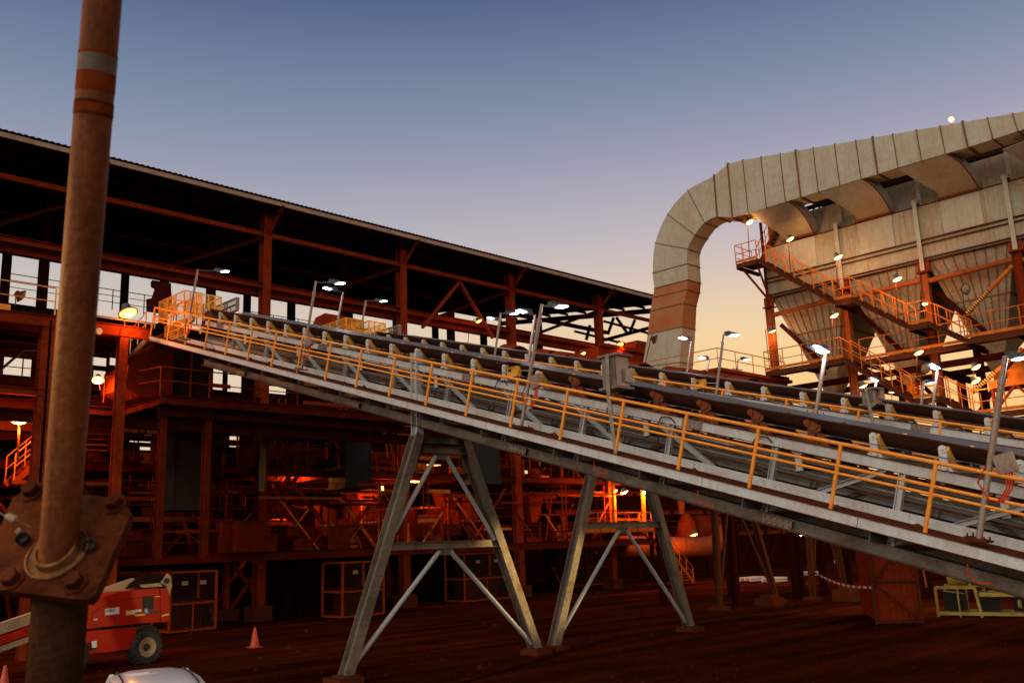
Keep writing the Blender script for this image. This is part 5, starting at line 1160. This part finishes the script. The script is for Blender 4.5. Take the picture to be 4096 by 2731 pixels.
# hoses and cable loops on the top chord
for k, (x, y) in enumerate(((2490, 1630), (2700, 1690), (3090, 1770), (2030, 1540))):
    p = PX(x, y, 16.25); o = MB().path([p, p+(-.02, .1, .12), p+(-.02, .32, .16), p+(-.03, .42, .02), p+(-.03, .46, -.5)], .014, 6).build('hose', RUST); setorigin(o, p)
    tag(o, 'rusty cable loop hanging from the white top chord of the near conveyor', 'cable', 'cable loops on the near conveyor')
for k, (x, y) in enumerate(((2375, 1840), (2790, 1960), (3870, 2255))):
    p = PX(x, y, 15.6); o = MB().path([p, p+(.05, .02, -.18), p+(.08, -.12, -.3), p+(.1, -.3, -.3)], .014, 6).build('cable', CABR); setorigin(o, p)
    tag(o, 'red cable dangling below the near conveyor walkway', 'cable', 'red cables under the walkway')

# ------------------------------------------------------------------ foreground pole in its bolted socket
d0 = 3.0
P0 = CAM+ray(232, 2215)*d0; dt = ray(415, -60); k_ = (P0-CAM)[:2]@dt[:2]/(dt[:2]@dt[:2]); P1 = CAM+dt*d0
FP = thing('steel_pole', 'big rusty steel pole in the left foreground, standing in a bolted flange', 'pole', (P0[0], P0[1], 0))
rp = 161*.5*d0/FPX*.90
ax = nrm(P1-P0)
MB().tube(P0-ax*.05, P1+ax*.6, rp, 40).build('upper_tube', POLE, FP)
fwd = nrm((FR[0], FR[1], 0)); n_f = nrm(np.array([0, 0, 1.])*.60-fwd*.80+nrm(np.cross(fwd, (0, 0, 1)))*-.10)
def onpl(x, y, s=3.016, ox=0, oy=1880, off=0.0):
    d = ray(ox+x/s, oy+y/s); q = P0+n_f*off; return CAM+d*(((q-CAM)@n_f)/(d@n_f))
plate = [onpl(*p) for p in ((150, 330), (300, 240), (480, 215), (1330, 330), (1530, 420), (1580, 520), (1150, 1490), (1080, 1560), (820, 1540), (-60, 1440), (-140, 1380), (-130, 1000))]
MB().prism(plate, -n_f*.03).build('flange_plate', FLG, FP)
cen = onpl(760, 800); rr = MB(); e1 = nrm(np.cross(n_f, (0, 0, 1))); e2 = np.cross(n_f, e1)
rr.lathe(P0+n_f*.0-ax*.0, [(rp*.98, -.01), (rp*1.0, .028), (rp*1.22, .03), (rp*1.28, .004), (rp*1.6, .004), (rp*1.66, .012), (rp*1.75, .010), (rp*1.75, -.01)], 40, n_f); rr.build('collar', COLR, FP)
for p in ((395, 270), (1390, 420), (915, 1370), (150, 1330)):
    c = onpl(*p); b = MB().lathe(c, [(0, .034), (.026, .034), (.028, .03), (.028, .006), (.042, .006), (.042, 0)], 6, n_f); b.sm = False; b.build('bolt', FLG, FP, smooth=False)
for p in ((1100, 950), (300, 860)):
    c = onpl(*p); MB().lathe(c, [(.022, .022), (.02, .003), (0, .003)], 16, n_f).build('bolt_hole', BLACK, FP)
rl = 234*.5*d0/FPX*.90
S0 = P0-np.array([0, 0, .045])+n_f*-.04
MB().tube(S0-ax*(S0[2]/ax[2]), S0, rl, 40).build('socket_tube', mat('dark_socket_paint', (.05, .022, .011), .75, .0, (.025, .010, .006), .7, 6.0, 0, .2), FP)
def band(y0, y1, mt, nm, e=.0012):
    f = lambda y: P0+(P1-P0)*((2215-y)/(2215+60)); MB().tube(f(y1), f(y0), rp+e, 40, cap=False).build(nm, mt, FP)
band(229, 297, mat('grey_worn_band', (.075, .05, .034), .6, 0, (.07, .022, .008), .8, 30), 'painted_band')
band(297, 372, mat('red_worn_band', (.17, .030, .009), .6, 0, (.09, .02, .006), .7, 25), 'painted_band'); band(218, 229, MATS['red_worn_band'], 'painted_band', .0014)
band(412, 470, FLG, 'worn_label', .0014); band(424, 458, MATS['red_worn_band'], 'worn_label', .0018)
w = MB().path([CAM+ray(-30, 2030)*2.9, CAM+ray(30, 2070)*2.9, CAM+ray(120, 2105)*2.93], .002, 5); w.path([CAM+ray(68, 2118)*2.92, CAM+ray(80, 2126)*2.92], .010, 6)
o = w.build('wire_tie', CREAM); setorigin(o, CAM+ray(120, 2105)*2.93); tag(o, 'thin wire tie with a pale bead, hooked on the flange of the foreground pole', 'wire')
o = MB().lathe(CAM+ray(47, 2072)*2.89, [(0, -.022), (.012, -.015), (.013, .012), (0, .022)], 10, XR+(-UR*.5)).build('cable_bead', CREAM, o)

# ------------------------------------------------------------------ boom lift
lz = lambda x, y: (280+x/3.919, 2260+y/3.919)
A0, A1 = PZ(*lz(150, 1405), .5), PZ(*lz(930, 1312), .5)
ld = nrm((A1-A0)*(1, 1, 0)); ln = nrm(np.array([ld[1], -ld[0], 0]));
if ln@(A0-CAM) < 0: ln = -ln
def LP(x, y, off=0.0):
    d = ray(*lz(x, y)); q = A0+ln*off; return CAM+d*(((q-CAM)@ln)/(d@ln))
BL = thing('boom_lift', 'red-orange boom lift parked at left beyond the foreground pole', 'boom lift', A0*(1, 1, 0))
def lpr(pts, off, th, nm, mt, par=BL):
    return MB().prism([LP(x, y, off) for x, y in pts], ln*th).build(nm, mt, par)
cov = lpr([(150, 980), (140, 900), (165, 830), (200, 740), (240, 690), (330, 640), (420, 560), (560, 482), (740, 422), (920, 400), (1100, 388), (1400, 365), (1420, 890), (1150, 905), (520, 965), (240, 1000)], 0, .95, 'engine_cover', LIFT)
MB().path([LP(x, y, -.004) for x, y in ((430, 960), (340, 850), (340, 760), (420, 690), (600, 600), (900, 520), (1150, 490), (1410, 470))], .006, 5).build('cover_seam', RUST, cov)
lpr([(1424, 362), (1500, 358), (1540, 390), (1562, 560), (1557, 850), (1500, 890), (1424, 886)], -.03, 2.3, 'counterweight', LIFT)
lpr([(110, 1040), (1040, 965), (1040, 1120), (930, 1312), (190, 1400), (110, 1210)], .05, 1.9, 'chassis', LIFT)
lpr([(420, 1000), (700, 980), (1000, 960), (1000, 930), (240, 1000)], .3, 1.2, 'turntable', BLACK)
lpr([(1140, 497), (1310, 487), (1310, 687), (1140, 692)], -.012, .02, 'control_panel', BLACK, cov)
b = MB().beam(LP(-1300, 1058, .9), LP(990, 275, .9), .22, .3); b.build('boom', CREAM, BL); MB().beam(LP(-1300, 1058, .8)-(0, 0, .32), LP(300, 511, .8)-(0, 0, .32), .25, .2).build('boom', LIFT, BL); MB().beam(LP(-1300, 1058, .8)-(0, 0, .56), LP(200, 545, .8)-(0, 0, .56), .16, .16).build('boom', CREAM, BL)
lpr([(960, 285), (1060, 210), (1290, 140), (1530, 135), (1440, 275), (1090, 300), (1080, 345), (890, 370)], .7, .5, 'boom_cover', ROOFM)
lpr([(1090, 305), (1440, 272), (1450, 330), (1130, 350)], .68, .5, 'boom_root', CREAM)
lpr([(1438, 275), (1540, 130), (1580, 175), (1600, 330), (1580, 370), (1560, 480), (1530, 335)], .6, .12, 'boom_bracket', CREAM)
o = LP(1510, 240, .59); MB().tube(o, o-ln*.05, .09, 12).build('pivot_pin', BLACK, BL)
def lift_wheel(x, y, r, off):
    c = LP(x, y, off); c[2] = r; t = MB().lathe(c, [(r*.55, -.02), (r*.92, -.04), (r, .03), (r, .32), (r*.92, .4), (r*.5, .4), (r*.55, -.02)], 26, ln)
    for k in range(18):
        a = 2*math.pi*k/18; e = ld*math.cos(a)+np.array([0, 0, 1])*math.sin(a); f = -ld*math.sin(a)+np.array([0, 0, 1])*math.cos(a); t.obox(c+e*r+ln*.1, e*.02, f*.04, ln*.13); t.obox(c+e*r+f*.08+ln*.27, e*.02, f*.04, ln*.1)
    w_ = t.build('wheel', BLACK, BL); MB().lathe(c, [(0, .05), (r*.3, .05), (r*.32, .02), (r*.52, .0), (r*.56, -.03), (r*.6, -.02), (r*.6, .1)], 24, ln).build('rim', CREAM, w_); MB().lathe(c, [(0, .0), (r*.18, .0), (r*.22, .05)], 14, ln).build('hub', BLACK, w_)
rw = .5*235/1.0/3.919*np.linalg.norm(LP(1235, 1240)-CAM)/FPX*1.85
lift_wheel(1215, 1240, .5, -.05); lift_wheel(40, 1370, .5, -.05); lift_wheel(1215, 1240, .5, 1.75); lift_wheel(40, 1370, .5, 1.75)
b = MB().tube(LP(380, 1285, -.07), LP(380, 1185, -.07), .075, 12); b.build('extinguisher', LABEL, BL); lpr([(350, 1290), (415, 1285), (415, 1320), (350, 1325)], -.14, .16, 'extinguisher_bracket', BLACK)
for (pts, mt, nm) in (([(548, 680), (770, 655), (775, 755), (553, 782)], LABEL, 'label_plate'), ([(368, 838), (432, 832), (432, 856), (370, 862)], LABEL, 'sticker'), ([(882, 712), (960, 704), (960, 772), (882, 780)], LBLY, 'sticker'), ([(964, 704), (1022, 698), (1022, 765), (964, 772)], LABEL, 'sticker'), ([(1024, 695), (1118, 684), (1118, 725), (1024, 735)], LABEL, 'sticker'), ([(1020, 770), (1172, 757), (1172, 782), (1020, 797)], LBLY, 'sticker'), ([(1445, 780), (1555, 750), (1555, 775), (1445, 803)], LBLY, 'reflector_band'), ([(1328, 482), (1418, 478), (1418, 492), (1328, 496)], LBLY, 'sticker'), ([(1168, 677), (1215, 675), (1222, 745), (1180, 748)], LBLB, 'blue_tag')):
    lpr(pts, -.042 if nm == 'reflector_band' else -.016, .008, nm, mt, cov if nm != 'reflector_band' else BL)
def text(s, at, xd, zd, size, mt, par, nm='lettering', ext=.002):
    c = bpy.data.curves.new('t', 'FONT'); c.body = s; c.size = size; c.extrude = ext; o = bpy.data.objects.new('t', c); COL.objects.link(o)
    dg = bpy.context.evaluated_depsgraph_get(); dg.update(); me = bpy.data.meshes.new_from_object(o.evaluated_get(dg)); bpy.data.objects.remove(o); bpy.data.curves.remove(c)
    xd = nrm(xd); zd = nrm(zd); yd = np.cross(xd, zd); k = MB(); 
    k.v = [tuple(at+xd*v.co.x+zd*v.co.y-yd*v.co.z) for v in me.vertices]; k.f = [tuple(p.vertices) for p in me.polygons]; bpy.data.meshes.remove(me); return k.build(nm, mt, par)
xd = nrm(LP(1400, 735)-LP(1220, 755))
text('660SJ', LP(1222, 768, -.02), xd, (0, 0, 1), .17, INK, cov); text('cidol', LP(556, 735, -.022), nrm(LP(770, 705)-LP(553, 730)), (0, 0, 1), .15, INK, cov)

# ------------------------------------------------------------------ white car, only its roof in the picture
zc = 1.62
cz = lambda x, y: (380+x/5.345, 2600+y/5.345)
c1, c2 = PZ(*cz(500, 455), zc), PZ(*cz(1830, 345), zc); ex = nrm((c2-c1)*(1, 1, 0)); ey = np.array([ex[1], -ex[0], 0])   # ey points back towards the viewer
if ey@(CAM-c1) < 0: ey = -ey
Wc = np.linalg.norm(c2-c1)/2+.12; mid = (c1+c2)/2*(1, 1, 0); CP = lambda u, v, z: mid+ex*u+ey*v+np.array([0, 0, z])
CA = thing('parked_car', 'white car parked below the viewer, only its roof in the picture', 'car', CP(0, 1.3, 0))
def loft(secs, nm, mt, par=CA, cap=True):
    b = MB(); n_ = len(secs[0]); b.sm = True
    for s in secs: b.v += [tuple(p) for p in s]
    for i in range(len(secs)-1):
        for k in range(n_): b.f.append((i*n_+k, i*n_+(k+1) % n_, (i+1)*n_+(k+1) % n_, (i+1)*n_+k))
    if cap: b.f += [tuple(range(n_-1, -1, -1)), tuple((len(secs)-1)*n_+k for k in range(n_))]
    return b.build(nm, mt, par)
def sec(v, hw, zb, zt, cr=.12):
    return [CP(-hw, v, zb), CP(-hw*1.0, v, zt-cr), CP(-hw+.09, v, zt-.02), CP(-hw*.5, v, zt+.012), CP(0, v, zt+.02), CP(hw*.5, v, zt+.012), CP(hw-.09, v, zt-.02), CP(hw, v, zt-cr), CP(hw, v, zb)]
loft([sec(-1.15, Wc+.12, .35, .92, .2), sec(-1.0, Wc+.18, .3, 1.02, .15), sec(0, Wc+.2, .3, 1.05, .1), sec(2.3, Wc+.2, .3, 1.05, .1), sec(3.2, Wc+.18, .3, .98, .1), sec(3.5, Wc+.1, .35, .8, .15)], 'body', WHITE)
loft([sec(-.75, Wc+.14, 1.0, 1.06, .03), sec(-.02, Wc-.02, 1.0, zc-.05, .06), sec(1.9, Wc-.02, 1.0, zc-.04, .06), sec(2.6, Wc+.12, 1.0, 1.07, .03)], 'glasshouse', GLASS)
loft([[*sec(-.06, Wc-.03, zc-.10, zc-.02, .045)], [*sec(.12, Wc, zc-.08, zc, .05)], [*sec(1.0, Wc+.01, zc-.08, zc+.02, .05)], [*sec(1.75, Wc, zc-.08, zc, .05)], [*sec(1.95, Wc-.03, zc-.12, zc-.03, .045)]], 'roof', WHITE)
for s_ in (-1, 1):
    MB().path([CP(s_*(Wc-.1), v, zc+dz) for v, dz in ((-.04, -.03), (.12, .0), (1.0, .018), (1.75, .0), (1.93, -.04))], .012, 6).build('roof_gutter', BLACK, CA)
    MB().path([CP(s_*(Wc-.04), -.05, zc-.07), CP(s_*(Wc+.13), -.72, 1.05)], .05, 6).build('pillar', WHITE, CA); MB().path([CP(s_*(Wc-.04), 1.92, zc-.08), CP(s_*(Wc+.13), 2.58, 1.06)], .045, 6).build('pillar', WHITE, CA)
    for v in (-.35, 2.35): 
        w_ = MB().lathe(CP(s_*(Wc+.1), v, .33), [(.0, -.1), (.2, -.1), (.31, -.11), (.335, -.06), (.335, .08), (.3, .1), (0, .1)], 20, ex).build('wheel', BLACK, CA)
        MB().lathe(CP(s_*(Wc+.2), v, .33), [(0, .012), (.19, .012), (.2, 0)], 16, ex*s_).build('rim', SILV, w_)
for u, v in ((-.22, .75), (-.12, .92)): MB().beam(CP(u-.15, v, zc+.03), CP(u+.15, v-.03, zc+.032), .02, .018).build('roof_rib', WHITE, CA)

# ------------------------------------------------------------------ cones, container, skid, tape, pallets
def cone(label, at, h=.9):
    t = thing('traffic_cone', label, 'traffic cone', at, 'traffic cones'); at = np.asarray(at, float)
    MB().lathe(at, [(.17, .03), (.155, .06), (.035, h), (.0, h)], 18).build('body', CONE, t); MB().box(tuple(at+(-.2, -.2, .0)), tuple(at+(.2, .2, .035))).build('base', CONE, t); MB().lathe(at, [(.118, h*.34), (.083, h*.58), (.086, h*.58), (.121, h*.34)], 18).build('sleeve', LABEL, t)
cone('orange traffic cone on the dirt right of the boom lift', PZ(1018, 2588), .68)
cone('orange traffic cone cut off by the lower left corner', PZ(12, 2790), .75)
cl_, cr_ = PZ(3508, 2495), PZ(3690, 2492); cd = nrm(cr_-cl_); cn = nrm(np.array([cd[1], -cd[0], 0]));
if cn@(cl_-CAM) < 0: cn = -cn
CT = thing('rusty_container', 'rusty red corrugated container with crossed bars, under the near conveyor at right', 'container', (cl_+cr_)/2)
Wd = np.linalg.norm(cr_-cl_); KP = lambda u, v, z: cl_+cd*u+cn*v+np.array([0, 0, z]); hC = 2.75
b = MB(); N_ = 28
for z_ in (.12, hC):
    for i in range(N_+1):
        v = (0, .04, .04, 0)[i % 4]; b.v.append(tuple(KP(Wd*i/N_, v+.03, z_)))
b.f = [(i, i+1, N_+2+i, N_+1+i) for i in range(N_)]; b.build('door_panel', REDS, CT)
b = MB().hexa([KP(0.02, .09, .1), KP(Wd-.02, .09, .1), KP(Wd-.02, 4.5, .1), KP(.02, 4.5, .1), KP(.02, .09, hC), KP(Wd-.02, .09, hC), KP(Wd-.02, 4.5, hC), KP(.02, 4.5, hC)]); b.build('body', REDS, CT)
b = MB()
for u in (0, Wd): b.beam(KP(u, 0, 0), KP(u, 0, hC), .09, .09, cn)
for z_ in (.06, 1.45, hC): b.beam(KP(.05, -.005, z_), KP(Wd-.05, -.005, z_), .07, .07)
b.beam(KP(.06, -.03, 1.45), KP(Wd*.75, -.03, hC), .05, .06, cn); b.beam(KP(.06, -.03, 1.4), KP(Wd-.08, -.03, .15), .05, .06, cn); b.build('door_frame', RUST, CT)
b = MB(); b.beam(KP(Wd+.02, .4, 1.2), KP(Wd-.05, .0, 3.2), .06, .05, cn); b.beam(KP(Wd+.35, .4, 1.2), KP(Wd+.16, .3, 3.1), .06, .05, cn)
o = b.build('leaning_bars', ORS); setorigin(o, KP(Wd+.2, .3, 1.2)); tag(o, 'two orange bars leaning at the right side of the rusty container', 'bars')
s0 = PZ(3755, 2465); s1 = PZ(4080, 2470); sdv = nrm(s1-s0); sn = nrm(np.array([sdv[1], -sdv[0], 0]));
if sn@(s0-CAM) < 0: sn = -sn
KD = thing('pump_skid', 'yellow pump skid with motor and tanks in the dark under the near conveyor, lower right', 'machine', (s0+s1)/2)
Ls = np.linalg.norm(s1-s0); SPt = lambda u, v, z: s0+sdv*u+sn*v+np.array([0, 0, z])
b = MB()
for v in (0, 1.3):
    b.beam(SPt(0, v, 1.05), SPt(Ls*.5, v, 1.05), .07, .1); b.beam(SPt(0, v, 0), SPt(0, v, 1.05), .08, .08, sdv); b.beam(SPt(Ls*.55, v, 0), SPt(Ls*.5, v, 1.05), .09, .09, sdv); b.beam(SPt(Ls*.28, v, 0), SPt(Ls*.28, v, 1.0), .05, .05, sdv); b.beam(SPt(Ls*.55, v, .8), SPt(Ls*1.05, v, .8), .1, .14); b.beam(SPt(0, v, .12), SPt(Ls*1.05, v, .12), .08, .12)
    b.beam(SPt(Ls*.45, v, 1.1), SPt(Ls*.43, v, 2.0), .08, .08, sdv)
b.build('frame', MACH, KD)
b = MB().tube(SPt(.45, .3, 1.42), SPt(1.5, .3, 1.42), .3, 16); b.tube(SPt(1.5, .3, 1.42), SPt(1.7, .3, 1.42), .2, 12); b.build('motor', MACH, KD)
b = MB().hexa([SPt(1.75, .1, 1.12), SPt(2.4, .1, 1.12), SPt(2.4, .8, 1.12), SPt(1.75, .8, 1.12), SPt(1.75, .1, 1.75), SPt(2.4, .1, 1.75), SPt(2.4, .8, 1.75), SPt(1.75, .8, 1.75)]); b.build('tank', MACH, KD)
b = MB()
for u in (.15, 1.3, 2.5, 3.6): b.hexa([SPt(u, .35, .2), SPt(u+.7, .35, .2), SPt(u+.7, .9, .2), SPt(u, .9, .2), SPt(u, .35, .9), SPt(u+.7, .35, .8), SPt(u+.7, .9, .8), SPt(u, .9, .9)])
for u in (2.1, 2.9, 3.5, 4.0): b.tube(SPt(u, .2, .9), SPt(u+.25, .3, 1.9), .06, 8)
b.hexa([SPt(2.5, .2, 1.0), SPt(3.4, .2, 1.0), SPt(3.4, .9, 1.0), SPt(2.5, .9, 1.0), SPt(2.6, .2, 1.7), SPt(3.2, .2, 1.7), SPt(3.2, .9, 1.7), SPt(2.6, .9, 1.7)]); b.build('engine', BLACK, KD)
b = MB().tube(SPt(2.7, .3, .45), SPt(Ls*1.02, .3, .45), .16, 14); b.tube(SPt(3.2, .1, 1.0), SPt(Ls, .3, 1.05), .17, 12); b.build('pipe', MACH, KD); b = MB().tube(SPt(1.9, .2, 1.75), SPt(1.9, .2, 2.1), .09, 10); b.build('filter', CABR, KD); b = MB().path([SPt(.1, .1, 2.05), SPt(.9, .1, 2.1), SPt(.95, .1, 1.2)], .03, 6); b.build('hand_lever', MACH, KD)
TP = PZ(3262, 2385); a_ = PY(3262, 2290, 24.2); q = KP(0, .0, 1.25); pts = [a_+(q-a_)*t-np.array([0, 0, .35*math.sin(math.pi*t)*.6]) for t in np.linspace(0, 1, 25)]
tw, trd = MB(), MB()
for i in range(24): (tw if i % 2 else trd).beam(pts[i], pts[i+1], .012, .09)
BT = thing('barrier_tape', 'red and white barrier tape strung from the rear trestle leg to the rusty container', 'tape', a_); tw.build('white_stripe', LABEL, BT); trd.build('red_stripe', CABR, BT)
a_ = PY(1275, 2100, 43.2); q = PY(1560, 2075, 43.0); tw, trd = MB(), MB(); pts = [a_+(q-a_)*t-np.array([0, 0, .12*math.sin(math.pi*t)]) for t in np.linspace(0, 1, 41)]
for i in range(40): (tw if i % 2 else trd).beam(pts[i], pts[i+1], .012, .07)
BT = thing('barrier_tape', 'red and white barrier tape across the plant deck, left of the near trestle', 'tape', a_); tw.build('white_stripe', LABEL, BT); trd.build('red_stripe', CABR, BT)
def pallet(at, label, w=1.5, n=3):
    t = thing('pallet_stack', label, 'pallets', at, 'pale stacks in the yard'); at = np.asarray(at, float); b = MB()
    for k in range(n):
        for j in range(5): b.box(tuple(at+(j*w/4.6-w/2, -.5, k*.17+.1)), tuple(at+(j*w/4.6-w/2+.18, .5, k*.17+.125)))
        for j in (-.45, 0, .4): b.box(tuple(at+(-w/2, j, k*.17)), tuple(at+(w/2, j+.09, k*.17+.1)))
    b.build('boards', LABEL, t); return t
for k, (x, y, lb) in enumerate(((3010, 2322, 'low pale stack on the ground left of the slanting trestle leg, far right yard'), (3240, 2300, 'pale stack behind the trestle leg with the barrier tape'), (3370, 2250, 'pale stack farthest back in the right yard'), (3100, 2325, 'second low pale stack, just right of the first one'))): pallet(PZ(x, y), lb, 1.9, 2)
for k, (x, y, s_) in enumerate(((3080, 2420, .5), (2700, 2400, .45), (3400, 2400, .6))):
    p = PZ(x, y); o = MB().box(tuple(p+(-s_, -s_, 0)), tuple(p+(s_, s_, .35+.1*k))); o.prism([p+(-s_*.6, -s_*.6, .35+.1*k), p+(s_*.6, -s_*.6, .35+.1*k), p+(s_*.6, s_*.6, .35+.1*k), p+(-s_*.6, s_*.6, .35+.1*k)], (0, 0, .12))
    o = o.build('concrete_block', CONC); setorigin(o, p); tag(o, ('dusty concrete block beside the slanting leg of the narrow trestle', 'dusty concrete block at the foot of the lit stair', 'dusty concrete block left of the rusty container')[k], 'block', 'concrete blocks in the yard')
